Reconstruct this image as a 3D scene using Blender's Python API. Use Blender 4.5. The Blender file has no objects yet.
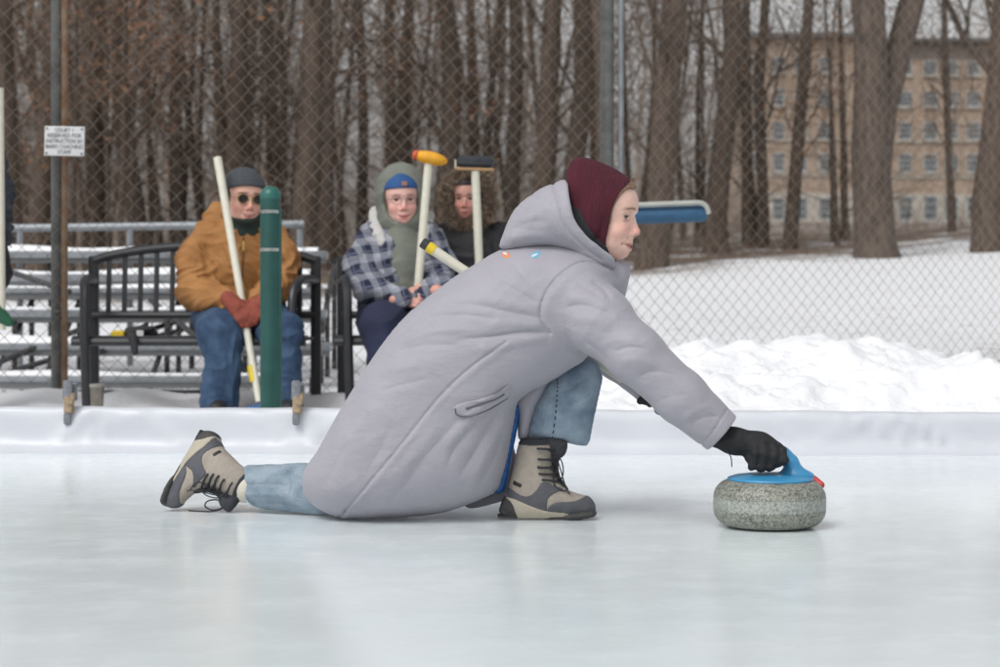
import bpy, math, random
import numpy as np
from math import radians, sin, cos, pi
random.seed(7); np.random.seed(7)
sc = bpy.context.scene
COL = sc.collection
F = 2007.0; HZ = 290.0; CH = 0.61      # focal length in px, horizon row, camera height

def P(px, py, Y): return np.array([(px-500)*Y/F, Y, CH-(py-HZ)*Y/F])
def L(p, Y): return p*Y/F

# ------------------------------------------------------------------ scene objects
ORG = {}
def reg(o, org): ORG[o.name] = np.array(org, float)
def tag(o, label=None, cat=None, group=None, kind=None):
    if label: o['label'] = label
    if cat: o['category'] = cat
    if group: o['group'] = group
    if kind: o['kind'] = kind
    return o
def thing(name, loc, label, cat, group=None):
    o = bpy.data.objects.new(name, None); COL.objects.link(o)
    o.location = [float(v) for v in loc]; o.empty_display_size = .2
    reg(o, loc); return tag(o, label, cat, group)
def link(name, me, mats, parent=None, smooth=True):
    o = bpy.data.objects.new(name, me); COL.objects.link(o)
    if not isinstance(mats, (list, tuple)): mats = [mats]
    if not me.materials:
        for m in mats: me.materials.append(m)
    if smooth: me.polygons.foreach_set('use_smooth', [True]*len(me.polygons))
    if parent: o.parent = parent
    return o
def build(name, V, Fc, mats, parent=None, smooth=True, base=None, midx=None):
    """V in world coordinates; the object's origin is its parent's origin or 'base'"""
    V = np.asarray(V, float)
    org = ORG[parent.name] if parent is not None else np.array(base if base is not None else (0, 0, 0), float)
    me = bpy.data.meshes.new(name)
    me.from_pydata((V-org).tolist(), [], Fc if isinstance(Fc, list) else Fc.tolist())
    me.update()
    o = link(name, me, mats, parent, smooth)
    if midx is not None: me.polygons.foreach_set('material_index', midx)
    if parent is None: o.location = org.tolist()
    reg(o, org)
    return o
def autosmooth(o, ang=35):
    me = o.data
    try: me.set_sharp_from_angle(angle=radians(ang))
    except Exception: pass
    return o

# ------------------------------------------------------------------ polygon collector
class MB:
    def __init__(s): s.v = []; s.f = []
    def add(s, v, f):
        n = len(s.v); s.v += [tuple(map(float, p)) for p in v]; s.f += [tuple(i+n for i in q) for q in f]; return s
    def box(s, c, d, rot=None):
        c = np.array(c, float); d = np.array(d, float)/2
        v = []
        for i in (-1, 1):
            for j in (-1, 1):
                for k in (-1, 1):
                    p = np.array([i*d[0], j*d[1], k*d[2]])
                    if rot is not None: p = rot @ p
                    v.append(c+p)
        return s.add(v, [(0,1,3,2),(4,6,7,5),(0,4,5,1),(2,3,7,6),(0,2,6,4),(1,5,7,3)])
    def bbox(s, c, d, b, rot=None):     # bevelled box
        c = np.array(c, float); hx, hy, hz = np.array(d, float)/2
        prof = []
        for sx, sy, a0 in ((1,1,0),(-1,1,90),(-1,-1,180),(1,-1,270)):
            for a in (0, 45, 90):
                t = radians(a0+a); prof.append((sx*(hx-b)+b*cos(t), sy*(hy-b)+b*sin(t)))
        v = []; n = len(prof)
        for z, ins in ((-hz, b), (-hz+b, 0), (hz-b, 0), (hz, b)):
            for x, y in prof:
                q = np.array([x*(1-ins/max(hx, 1e-6)), y*(1-ins/max(hy, 1e-6)), z])
                if rot is not None: q = rot @ q
                v.append(c+q)
        f = [tuple(range(n))[::-1], tuple(range(3*n, 4*n))]
        for r in range(3):
            for i in range(n):
                j = (i+1) % n; f.append((r*n+i, r*n+j, (r+1)*n+j, (r+1)*n+i))
        return s.add(v, f)
    def tube(s, pts, r, n=8, cap=True, closed=False):
        pts = [np.array(p, float) for p in pts]; m = len(pts)
        rs = r if isinstance(r, (list, tuple, np.ndarray)) else [r]*m
        rings = []; up = None
        for i, p in enumerate(pts):
            if closed: t = pts[(i+1) % m]-pts[i-1]
            else: t = pts[min(i+1, m-1)]-pts[max(i-1, 0)]
            t = t/(np.linalg.norm(t)+1e-9)
            if up is None:
                up = np.array([0, 0, 1.]) if abs(t[2]) < .9 else np.array([1., 0, 0])
            a = np.cross(t, up); a /= np.linalg.norm(a)+1e-9; b = np.cross(a, t); up = b
            rings.append([p+rs[i]*(a*cos(2*pi*k/n)+b*sin(2*pi*k/n)) for k in range(n)])
        v = [q for rg in rings for q in rg]; f = []
        for i in range(m if closed else m-1):
            i2 = (i+1) % m
            for k in range(n):
                k2 = (k+1) % n; f.append((i*n+k, i*n+k2, i2*n+k2, i2*n+k))
        if cap and not closed: f += [tuple(range(n))[::-1], tuple((m-1)*n+k for k in range(n))]
        return s.add(v, f)
    def lathe(s, c, prof, n=32, sx=1, sy=1, rot=None):   # prof list of (r,z)
        v = []; f = []
        for r, z in prof:
            for k in range(n):
                q = np.array([r*sx*cos(2*pi*k/n), r*sy*sin(2*pi*k/n), z])
                if rot is not None: q = rot @ q
                v.append(np.array(c, float)+q)
        for i in range(len(prof)-1):
            for k in range(n):
                k2 = (k+1) % n; f.append((i*n+k, i*n+k2, (i+1)*n+k2, (i+1)*n+k))
        f += [tuple(range(n))[::-1], tuple((len(prof)-1)*n+k for k in range(n))]
        return s.add(v, f)
    def prism(s, poly, a, b):     # poly list of 2-tuples, a/b functions giving 3D points
        n = len(poly); v = [a(*p) for p in poly]+[b(*p) for p in poly]
        f = [tuple(range(n)), tuple(range(n, 2*n))[::-1]]
        for i in range(n): j = (i+1) % n; f.append((i, i+n, j+n, j))
        return s.add(v, f)
    def build(s, name, mat, parent=None, smooth=True, base=None, ang=35):
        o = build(name, s.v, s.f, mat, parent, smooth, base)
        import bmesh
        bm = bmesh.new(); bm.from_mesh(o.data); bmesh.ops.recalc_face_normals(bm, faces=bm.faces); bm.to_mesh(o.data); bm.free()
        if smooth: autosmooth(o, ang)
        return o
def rotm(axis, deg):
    a = radians(deg); c, s = cos(a), sin(a)
    if axis == 'x': return np.array([[1,0,0],[0,c,-s],[0,s,c]])
    if axis == 'y': return np.array([[c,0,s],[0,1,0],[-s,0,c]])
    return np.array([[c,-s,0],[s,c,0],[0,0,1]])
def spline(pts, n=6, closed=False):
    pts = [np.array(p, float) for p in pts]; m = len(pts); out = []
    rng = range(m) if closed else range(m-1)
    for i in rng:
        if closed: p0, p1, p2, p3 = pts[i-1], pts[i], pts[(i+1) % m], pts[(i+2) % m]
        else: p0, p1, p2, p3 = pts[max(i-1, 0)], pts[i], pts[i+1], pts[min(i+2, m-1)]
        for k in range(n):
            t = k/n
            out.append(.5*((2*p1)+(-p0+p2)*t+(2*p0-5*p1+4*p2-p3)*t*t+(-p0+3*p1-3*p2+p3)*t**3))
    if not closed: out.append(pts[-1])
    return out

# ------------------------------------------------------------------ materials
def mat(name, col, rough=.6, var=0., scale=8., bump=0., bscale=60., col2=None, metal=0., sheen=0., spec=.5, detail=4, stretch=None, coat=0., sss=0.):
    m = bpy.data.materials.new(name); m.use_nodes = True; nt = m.node_tree; N = nt.nodes; Lk = nt.links
    b = N['Principled BSDF']; b.inputs['Roughness'].default_value = rough; b.inputs['Metallic'].default_value = metal
    b.inputs['Base Color'].default_value = (*col, 1); b.inputs['Specular IOR Level'].default_value = spec
    if sheen: b.inputs['Sheen Weight'].default_value = sheen
    if coat: b.inputs['Coat Weight'].default_value = coat
    if sss:
        b.inputs['Subsurface Weight'].default_value = sss; b.inputs['Subsurface Radius'].default_value = (.012, .005, .003); b.inputs['Subsurface Scale'].default_value = .5
    tc = N.new('ShaderNodeTexCoord'); src = tc.outputs['Object']
    if stretch:
        mp = N.new('ShaderNodeMapping'); mp.inputs['Scale'].default_value = stretch; Lk.new(src, mp.inputs[0]); src = mp.outputs[0]
    if var or col2:
        nz = N.new('ShaderNodeTexNoise'); nz.inputs['Scale'].default_value = scale; nz.inputs['Detail'].default_value = detail; Lk.new(src, nz.inputs[0])
        rp = N.new('ShaderNodeValToRGB'); rp.color_ramp.elements[0].position = .32; rp.color_ramp.elements[1].position = .68
        c2 = col2 or tuple(min(1, c*(1+var)) for c in col); c1 = col if col2 else tuple(c*(1-var) for c in col)
        rp.color_ramp.elements[0].color = (*c1, 1); rp.color_ramp.elements[1].color = (*c2, 1)
        Lk.new(nz.outputs['Fac'], rp.inputs[0]); Lk.new(rp.outputs[0], b.inputs['Base Color'])
    if bump:
        n2 = N.new('ShaderNodeTexNoise'); n2.inputs['Scale'].default_value = bscale; n2.inputs['Detail'].default_value = 5; Lk.new(src, n2.inputs[0])
        bp = N.new('ShaderNodeBump'); bp.inputs['Strength'].default_value = bump; bp.inputs['Distance'].default_value = .01
        Lk.new(n2.outputs['Fac'], bp.inputs['Height']); Lk.new(bp.outputs[0], b.inputs['Normal'])
    return m
def s2l(r, g, b):
    f = lambda c: (c/255/12.92) if c/255 <= .04045 else ((c/255+.055)/1.055)**2.4
    return (f(r), f(g), f(b))

# ------------------------------------------------------------------ implicit surfaces
def smin(a, b, k):
    h = np.clip(.5+.5*(b-a)/k, 0, 1); return b*(1-h)+a*h-k*h*(1-h)
def smax(a, b, k): return -smin(-a, -b, k)
def ell(c, r, R=None):
    c = np.array(c, float); r = np.array(r, float)
    def f(X, Y, Z):
        x, y, z = X-c[0], Y-c[1], Z-c[2]
        if R is not None:
            x, y, z = (R[0,0]*x+R[1,0]*y+R[2,0]*z, R[0,1]*x+R[1,1]*y+R[2,1]*z, R[0,2]*x+R[1,2]*y+R[2,2]*z)
        k0 = np.sqrt((x/r[0])**2+(y/r[1])**2+(z/r[2])**2); k1 = np.sqrt((x/r[0]**2)**2+(y/r[1]**2)**2+(z/r[2]**2)**2)
        return k0*(k0-1)/(k1+1e-9)
    return f
def cone(a, b, ra, rb, sy=1.):
    a = np.array(a, float); b = np.array(b, float); ba = b-a; q = ba@ba+1e-12
    def f(X, Y, Z):
        x, y, z = X-a[0], Y-a[1], Z-a[2]
        t = np.clip((x*ba[0]+y*ba[1]+z*ba[2])/q, 0, 1)
        return np.sqrt((x-t*ba[0])**2+((y-t*ba[1])/sy)**2+(z-t*ba[2])**2)-(ra+t*(rb-ra))
    return f
def union(fs, k):
    def f(X, Y, Z):
        d = None
        for g in fs:
            v = g(X, Y, Z); d = v if d is None else (smin(d, v, k) if k else np.minimum(d, v))
        return d
    return f
def chain(pts, k=.01, sy=1.):   # pts: (point, radius)
    return union([cone(pts[i][0], pts[i+1][0], pts[i][1], pts[i+1][1], sy) for i in range(len(pts)-1)], k)
def off(f, d): return lambda X, Y, Z: f(X, Y, Z)-d
def inter(f, g, k=0): return lambda X, Y, Z: (smax(f(X, Y, Z), g(X, Y, Z), k) if k else np.maximum(f(X, Y, Z), g(X, Y, Z)))
def sub(f, g, k=0): return lambda X, Y, Z: (smax(f(X, Y, Z), -g(X, Y, Z), k) if k else np.maximum(f(X, Y, Z), -g(X, Y, Z)))
def half(p, n):     # keeps the side opposite to n
    p = np.array(p, float); n = np.array(n, float); n /= np.linalg.norm(n)
    return lambda X, Y, Z: (X-p[0])*n[0]+(Y-p[1])*n[1]+(Z-p[2])*n[2]
def d2poly(x, z, poly):
    """signed distance to polygon, arrays x,z any shape; negative inside"""
    poly = np.asarray(poly, float); d = np.full(np.broadcast(x, z).shape, 1e9); ins = np.zeros(d.shape, bool)
    n = len(poly)
    for i in range(n):
        a = poly[i]; b = poly[(i+1) % n]; e = b-a; wx = x-a[0]; wz = z-a[1]
        t = np.clip((wx*e[0]+wz*e[1])/(e@e+1e-12), 0, 1)
        d = np.minimum(d, (wx-t*e[0])**2+(wz-t*e[1])**2)
        c = ((a[1] <= z) & (b[1] > z)) | ((b[1] <= z) & (a[1] > z))
        if e[1] != 0: ins ^= c & (x < a[0]+(z-a[1])*e[0]/e[1])
    d = np.sqrt(d); return np.where(ins, -d, d)
def pxpoly(pts, Y, n=4, smooth=True):
    w = [(P(a, b, Y)[0], P(a, b, Y)[2]) for a, b in pts]
    return [tuple(q) for q in spline(w, n, True)] if smooth else w
def extr(poly):   # infinite extrusion along Y
    def f(X, Y, Z):
        return d2poly(np.asarray(X), np.asarray(Z), poly)+0*Y
    return f
def puff(poly, yc, a, Ls=.1, it=1500, ycf=None):
    """inflated outline: screened Poisson height field, thickness a each side"""
    pl = np.asarray(poly, float); mg = .05; h = max(.003, (pl.max(0)-pl.min(0)).max()/260)
    x0, z0 = pl.min(0)-mg; x1, z1 = pl.max(0)+mg
    gx_ = np.arange(x0, x1, h); gz_ = np.arange(z0, z1, h)
    d = d2poly(gx_[:, None], gz_[None, :], pl); m = d < 0
    k = 4+h*h/Ls**2; u = np.where(m, np.minimum(-d*Ls, Ls*Ls), 0); s_ = np.zeros_like(u)
    for _ in range(it):
        s_[1:-1, 1:-1] = u[2:, 1:-1]+u[:-2, 1:-1]+u[1:-1, 2:]+u[1:-1, :-2]
        u = np.where(m, (s_+h*h)/k, 0)
    u = np.where(m, np.maximum(u, 1e-7), -Ls*d)/(Ls*Ls)
    g_x, g_z = np.gradient(u, h); g2 = g_x**2+g_z**2
    def smp(A, X, Z):
        fx = np.clip((X-x0)/h, 0, len(gx_)-1.001); fz = np.clip((Z-z0)/h, 0, len(gz_)-1.001); i = fx.astype(int); j = fz.astype(int); fx = fx-i; fz = fz-j
        return A[i, j]*(1-fx)*(1-fz)+A[i+1, j]*fx*(1-fz)+A[i, j+1]*(1-fx)*fz+A[i+1, j+1]*fx*fz
    def f(X, Y, Z):
        X = np.asarray(X, float); Z = np.asarray(Z, float)
        ex = np.maximum(0, np.maximum(x0+h-X, X-x1+2*h))+np.maximum(0, np.maximum(z0+h-Z, Z-z1+2*h))
        uu = smp(u, X, Z)-ex/Ls; gg = smp(g2, X, Z)
        y = Y-(yc if ycf is None else ycf(X, Z)); Fv = (y/a)**2-uu
        return Fv/np.sqrt(4*y**2/a**4+gg+.5)
    return f
def nets(fn, lo, hi, h):
    lo = np.array(lo, float); hi = np.array(hi, float)
    n = np.ceil((hi-lo)/h).astype(int)+1
    x = (lo[0]+h*np.arange(n[0]))[:, None, None]; y = (lo[1]+h*np.arange(n[1]))[None, :, None]; z = (lo[2]+h*np.arange(n[2]))[None, None, :]
    D = np.broadcast_to(fn(x, y, z), tuple(n)).astype(np.float32).copy()
    for ax in range(3):
        sl = [slice(None)]*3
        for e in (0, -1):
            sl[ax] = e; D[tuple(sl)] = np.maximum(D[tuple(sl)], 1e-3)
    S = D < 0
    c = [S[i:i+n[0]-1, j:j+n[1]-1, k:k+n[2]-1] for i in (0,1) for j in (0,1) for k in (0,1)]
    al = c[0].copy(); an = c[0].copy()
    for q in c[1:]: al &= q; an |= q
    mix = an & ~al
    I = np.argwhere(mix); ID = -np.ones(mix.shape, np.int64); ID[mix] = np.arange(len(I))
    acc = np.zeros((len(I), 3)); cnt = np.zeros(len(I))
    cor = [(i, j, k) for i in (0,1) for j in (0,1) for k in (0,1)]
    for a in cor:
        for b in cor:
            if sum(abs(np.array(a)-b)) == 1 and b > a:
                A = I+a; B = I+b; da = D[A[:,0],A[:,1],A[:,2]]; db = D[B[:,0],B[:,1],B[:,2]]
                cr = (da < 0) != (db < 0); t = np.where(cr, da/(da-db+1e-12*(da == db)), 0)
                p = np.array(a)[None]+t[:, None]*(np.array(b)-a)[None]
                acc += p*cr[:, None]; cnt += cr
    V = lo+h*(I+acc/np.maximum(cnt, 1)[:, None])
    Q = []
    for ax in range(3):
        o1, o2 = [(1,2),(2,0),(0,1)][ax]
        s0 = [slice(0, None)]*3; s1 = [slice(0, None)]*3
        s0[ax] = slice(0, n[ax]-1); s1[ax] = slice(1, n[ax])
        ch = S[tuple(s0)] != S[tuple(s1)]
        E = np.argwhere(ch)
        E = E[(E[:, o1] > 0) & (E[:, o2] > 0) & (E[:, o1] < n[o1]-1) & (E[:, o2] < n[o2]-1)]
        ins = S[E[:,0],E[:,1],E[:,2]]
        def cell(d1, d2):
            C = E.copy(); C[:, o1] -= d1; C[:, o2] -= d2; return ID[C[:,0],C[:,1],C[:,2]]
        q = np.stack([cell(1,1), cell(0,1), cell(0,0), cell(1,0)], 1)
        q[~ins] = q[~ins][:, ::-1]; Q.append(q)
    return V, np.concatenate(Q)
def smoothmesh(V, Q, it=2, lam=.5):
    n = len(V); e = np.concatenate([Q[:, [0,1]], Q[:, [1,2]], Q[:, [2,3]], Q[:, [3,0]]])
    for _ in range(it):
        acc = np.zeros_like(V); cnt = np.zeros(n)
        np.add.at(acc, e[:,0], V[e[:,1]]); np.add.at(acc, e[:,1], V[e[:,0]])
        np.add.at(cnt, e[:,0], 1); np.add.at(cnt, e[:,1], 1)
        V = V*(1-lam)+lam*acc/np.maximum(cnt, 1)[:, None]
    return V
def split4(V, Q):
    n = len(V); E = np.concatenate([Q[:, [0,1]], Q[:, [1,2]], Q[:, [2,3]], Q[:, [3,0]]]); E = np.sort(E, 1)
    U, inv = np.unique(E[:, 0]*n+E[:, 1], return_inverse=True); inv = inv.ravel(); a, b = U//n, U % n
    M = (V[a]+V[b])/2; Fc = V[Q].mean(1); m = len(Q); e = [n+inv[i*m:(i+1)*m] for i in range(4)]; f = n+len(U)+np.arange(m)
    return np.concatenate([V, M, Fc]), np.concatenate([np.stack([Q[:, 0], e[0], f, e[3]], 1), np.stack([Q[:, 1], e[1], f, e[0]], 1), np.stack([Q[:, 2], e[2], f, e[1]], 1), np.stack([Q[:, 3], e[3], f, e[2]], 1)])
def project(V, fn, it=2, eps=.0008, mx=.003):
    for _ in range(it):
        ev = lambda W: fn(W[:, 0][:, None, None], W[:, 1][:, None, None], W[:, 2][:, None, None])[:, 0, 0]
        f0 = ev(V); G = np.stack([(ev(V+np.eye(3)[i]*eps)-f0)/eps for i in range(3)], 1)
        d = (f0/np.maximum((G**2).sum(1), .25))[:, None]*G; l = np.linalg.norm(d, axis=1, keepdims=True)
        V = V-d*np.minimum(1, mx/np.maximum(l, 1e-9))
    return V
def blob(name, fn, lo, hi, h, m, parent, sm=1, floor=None, fine=False):
    V, Q = nets(fn, lo, hi, h)
    if sm: V = smoothmesh(V, Q, sm)
    if fine: V, Q = split4(V, Q); V = smoothmesh(V, Q, 1, .4); V = project(V, fn)
    if floor is not None: V[:, 2] = np.maximum(V[:, 2], floor)
    return build(name, V, Q, m, parent)
def bounds(pts, pad):
    a = np.array([p[0] for p in pts]); r = max(p[1] for p in pts)
    return a.min(0)-r-pad, a.max(0)+r+pad
# smooth value noise made of sines, for cloth and snow
def wob(x, y, s, seed, n=7):
    rs = np.random.RandomState(seed); o = 0
    for i in range(n):
        a = rs.rand()*2*pi; fq = s*(.6+1.6*rs.rand()); o = o+np.sin(fq*(x*cos(a)+y*sin(a))+rs.rand()*6.28+1.3*np.sin(fq*.6*(y*cos(a)-x*sin(a))+rs.rand()*6))/(1+.6*i)
    return o/2
EXPO = 0.05
# ================================================================== camera, light, sky
cam = bpy.data.objects.new('camera', bpy.data.cameras.new('camera')); COL.objects.link(cam)
cam.location = (0, 0, CH); cam.rotation_euler = (pi/2, 0, 0)
cam.data.sensor_width = 36; cam.data.lens = 36*F/1000; cam.data.shift_y = -(333.5-HZ)/1000
cam.data.clip_start = .05; cam.data.clip_end = 2000
cam.data.dof.use_dof = True; cam.data.dof.focus_distance = 5.2; cam.data.dof.aperture_fstop = 5.4
sc.camera = cam
SUN_EL, SUN_AZ = 52, 215      # sun over the photographer's left shoulder, behind cloud
sun = bpy.data.objects.new('sun', bpy.data.lights.new('sun', 'SUN')); COL.objects.link(sun)
sun.data.energy = .72; sun.data.angle = radians(20); sun.data.color = (1, .985, .96)
sun.rotation_euler = (radians(90-SUN_EL), 0, radians(180-SUN_AZ)); 
w = bpy.data.worlds.new('World'); sc.world = w; w.use_nodes = True
N = w.node_tree.nodes; K = w.node_tree.links
sky = N.new('ShaderNodeTexSky'); sky.sky_type = 'NISHITA'; sky.sun_disc = False
sky.sun_elevation = radians(SUN_EL); sky.sun_rotation = radians(SUN_AZ); sky.air_density = 1.0; sky.dust_density = 4; sky.ozone_density = 1
hs = N.new('ShaderNodeHueSaturation'); hs.inputs['Saturation'].default_value = .10
K.new(sky.outputs[0], hs.inputs['Color'])
bgn = N['Background']; K.new(hs.outputs[0], bgn.inputs['Color']); bgn.inputs['Strength'].default_value = .15
sc.view_settings.view_transform = 'Standard'; sc.view_settings.look = 'None'; sc.view_settings.gamma = 1
sc.view_settings.exposure = EXPO

# ================================================================== ground
def gz(X, Y):
    t = np.clip(Y-11.5, 0, None)
    b = np.where(Y < 35, .05*t, .05*23.5+.032*(Y-35))
    lat = .05*np.clip(X, -.6, 15)*np.clip((Y-14)/15, 0, 1)
    hump = wob(np.asarray(X, float), np.asarray(Y, float), .6, 3)*.05*np.clip((Y-13)/8, 0, 1)
    return b+lat+hump
def gz1(X, Y): return float(gz(np.array(float(X)), np.array(float(Y))))
def sheet(name, xs, ys, zf, m, kind='structure', parent=None):
    X, Y = np.meshgrid(xs, ys, indexing='ij'); Z = zf(X, Y)
    V = np.stack([X, Y, Z], -1).reshape(-1, 3); ny = len(ys)
    i, j = np.meshgrid(np.arange(len(xs)-1), np.arange(ny-1), indexing='ij'); a = (i*ny+j).ravel()
    Q = np.stack([a, a+ny, a+ny+1, a+1], 1)
    o = build(name, V, Q, m, parent)
    if kind: tag(o, kind=kind)
    return o
# snow with leaf litter showing through under the trees
m = mat('snow_ground', (.8, .81, .83), .75, bump=.35, bscale=7); nt = m.node_tree; NN = nt.nodes; b = NN['Principled BSDF']
geo = NN.new('ShaderNodeNewGeometry'); sep = NN.new('ShaderNodeSeparateXYZ'); nt.links.new(geo.outputs['Position'], sep.inputs[0])
def noise(nt, vec, sc_, det=5, rough=.6):
    n = nt.nodes.new('ShaderNodeTexNoise'); n.inputs['Scale'].default_value = sc_; n.inputs['Detail'].default_value = det; n.inputs['Roughness'].default_value = rough
    nt.links.new(vec, n.inputs[0]); return n.outputs['Fac']
def mth(nt, op, a, b=None, c=None, clamp=False):
    n = nt.nodes.new('ShaderNodeMath'); n.operation = op; n.use_clamp = clamp
    for i, v in enumerate((a, b, c)):
        if v is None: continue
        if isinstance(v, (int, float)): n.inputs[i].default_value = v
        else: nt.links.new(v, n.inputs[i])
    return n.outputs[0]
def mixc(nt, f, c1, c2):
    n = nt.nodes.new('ShaderNodeMix'); n.data_type = 'RGBA'
    if isinstance(f, (int, float)): n.inputs[0].default_value = f
    else: nt.links.new(f, n.inputs[0])
    for i, v in ((6, c1), (7, c2)):
        if isinstance(v, tuple): n.inputs[i].default_value = (*v, 1)
        else: nt.links.new(v, n.inputs[i])
    return n.outputs[2]
def ramp(nt, v, a, b_):
    n = nt.nodes.new('ShaderNodeMapRange'); n.interpolation_type = 'SMOOTHSTEP'; n.inputs[1].default_value = a; n.inputs[2].default_value = b_
    nt.links.new(v, n.inputs[0]); return n.outputs[0]
pos = geo.outputs['Position']
woods = ramp(nt, mth(nt, 'ADD', sep.outputs['Y'], mth(nt, 'MULTIPLY', sep.outputs['X'], -.9)), 22.0, 27.0)
lit = ramp(nt, mth(nt, 'ADD', noise(nt, pos, .8, 8, .7), mth(nt, 'MULTIPLY', woods, .17)), .56, .64)
lit2 = ramp(nt, noise(nt, pos, 3.0, 9, .8), .54, .66)
nearf = mth(nt, 'MULTIPLY', mth(nt, 'SUBTRACT', 1.0, ramp(nt, sep.outputs['Y'], 15., 24.)), ramp(nt, sep.outputs['Y'], 11.2, 11.6))
tot = mth(nt, 'MAXIMUM', mth(nt, 'MULTIPLY', lit, woods), mth(nt, 'MULTIPLY', mth(nt, 'MULTIPLY', lit2, .75), nearf))
brown = mixc(nt, noise(nt, pos, 9, 6), (.05, .034, .022), (.22, .15, .10))
snowc = mixc(nt, noise(nt, pos, 1.2, 6), (.68, .69, .71), (.80, .81, .83))
nt.links.new(mixc(nt, tot, snowc, brown), b.inputs['Base Color'])
xs = np.concatenate([np.linspace(-400, -24, 12), np.arange(-22, 34, .4), np.linspace(35, 400, 12)])
ys = np.concatenate([[-60, -20, 0, 4], np.arange(7, 45, .3), np.arange(46, 90, 2), np.linspace(95, 900, 14)])
sheet('ground', xs, ys, lambda X, Y: gz(X, np.minimum(Y, 300))-.012, m)

# ice
ice = mat('ice', (.8, .85, .875), .2); nt = ice.node_tree; b = nt.nodes['Principled BSDF']
tc = nt.nodes.new('ShaderNodeTexCoord'); v = tc.outputs['Object']
mp = nt.nodes.new('ShaderNodeMapping'); mp.inputs['Scale'].default_value = (.5, .9, 1); mp.inputs['Rotation'].default_value = (0, 0, .15); nt.links.new(v, mp.inputs[0])
c = mixc(nt, ramp(nt, noise(nt, mp.outputs[0], 2.2, 6, .6), .3, .7), (.74, .81, .83), (.775, .838, .855))
mp2 = nt.nodes.new('ShaderNodeMapping'); mp2.inputs['Scale'].default_value = (1, 3, 1); mp2.inputs['Rotation'].default_value = (0, 0, .08); nt.links.new(v, mp2.inputs[0])
scr = ramp(nt, noise(nt, mp2.outputs[0], 9, 8, .75), .60, .72)
c = mixc(nt, mth(nt, 'MULTIPLY', scr, .2), c, (.80, .83, .84))
fr = ramp(nt, noise(nt, v, 55, 4, .7), .66, .74)
c = mixc(nt, mth(nt, 'MULTIPLY', fr, .45), c, (.92, .93, .94))
dk = ramp(nt, noise(nt, v, 3.3, 10, .8), .62, .72)
c = mixc(nt, mth(nt, 'MULTIPLY', dk, .14), c, (.60, .635, .65))
hair_ = mth(nt, 'SUBTRACT', 1.0, ramp(nt, mth(nt, 'ABSOLUTE', mth(nt, 'SUBTRACT', noise(nt, mp2.outputs[0], 1.3, 3, .5), .5)), .0, .0035))
c = mixc(nt, mth(nt, 'MULTIPLY', hair_, .35), c, (.90, .92, .93))
nt.links.new(c, b.inputs['Base Color'])
r_ = mth(nt, 'ADD', .075, mth(nt, 'MULTIPLY', ramp(nt, noise(nt, v, 5, 8, .7), .35, .7), .14)); nt.links.new(r_, b.inputs['Roughness'])
bp = nt.nodes.new('ShaderNodeBump'); bp.inputs['Strength'].default_value = .12; bp.inputs['Distance'].default_value = .004
nt.links.new(mth(nt, 'ADD', noise(nt, v, 34, 6, .7), mth(nt, 'MULTIPLY', noise(nt, v, 5, 3), 2.0)), bp.inputs['Height']); nt.links.new(bp.outputs[0], b.inputs['Normal'])
b.inputs['IOR'].default_value = 1.31; b.inputs['Specular IOR Level'].default_value = .6
sheet('ice', np.linspace(-16, 16, 5), np.linspace(-6, 7.72, 4), lambda X, Y: 0*X, ice)

# ================================================================== barrier: boards wrapped in a white tarpaulin
tarp = mat('tarp', (.57, .59, .635), .34, var=.03, scale=3, bump=.12, bscale=22)
def bar_y(X): return 7.52-.035*X          # foot line of the front face
def bar_top(X): return .158-.004*X
tp = []
xs = np.arange(-6, 6.001, .02)
prof = [(0.0-.12, -.004), (-.06, .003), (-.03, .012), (-.008, .03), (0, .06), (.004, .09), (.006, .12), (.010, .145), (.018, .156), (.035, .160), (.07, .160), (.085, .15), (.09, .10), (.092, .0)]
V = []; 
for X in xs:
    for k, (dy, z) in enumerate(prof):
        zz = z*bar_top(X)/.158
        fold = 0
        for fx, sl, wd, am in ((-1.62, -1.1, .05, .012), (-1.50, -2.2, .03, .010), (-1.28, 1.4, .05, .012), (-.66, -1.8, .05, .014), (-.55, -3, .03, .010), (-.86, 1.2, .05, .012), (1.05, 1.5, .06, .010), (1.45, 2.6, .04, .012), (1.60, 1.8, .035, .014), (1.78, 1.2, .04, .010), (-1.1, 2, .09, .006), (0.2, 2, .08, .006), (1.25, -1.5, .08, .006)):
            u_ = (X-fx)+sl*(z-.08); fold += 1.25*am*math.exp(-abs(u_/(wd*.45))**1.3)*min(1, max(0, z/.04))*min(1, max(0, (.165-z)/.03))
        y = bar_y(X)+dy-fold-.004*sin(3.1*X)+.003*sin(17*X+z*30)*(0 < k < 10)
        V.append((X, y, zz+.0015*sin(7*X)+.001*sin(23*X)))
n = len(prof); nx = len(xs)
Q = [(i*n+k, (i+1)*n+k, (i+1)*n+k+1, i*n+k+1) for i in range(nx-1) for k in range(n-1)]
barrier = thing('rink_barrier', (0, 7.5, 0), 'low white tarpaulin covered board wall running along the far edge of the ice', 'barrier')
build('tarpaulin', V, Q, tarp, barrier)
MB().add([], []).box((0, 7.575, .07), (11.9, .035, .12), rotm('z', -2.005)).build('board', mat('plywood', (.35, .25, .15), .7, var=.2, scale=5), barrier, smooth=False)

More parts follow.
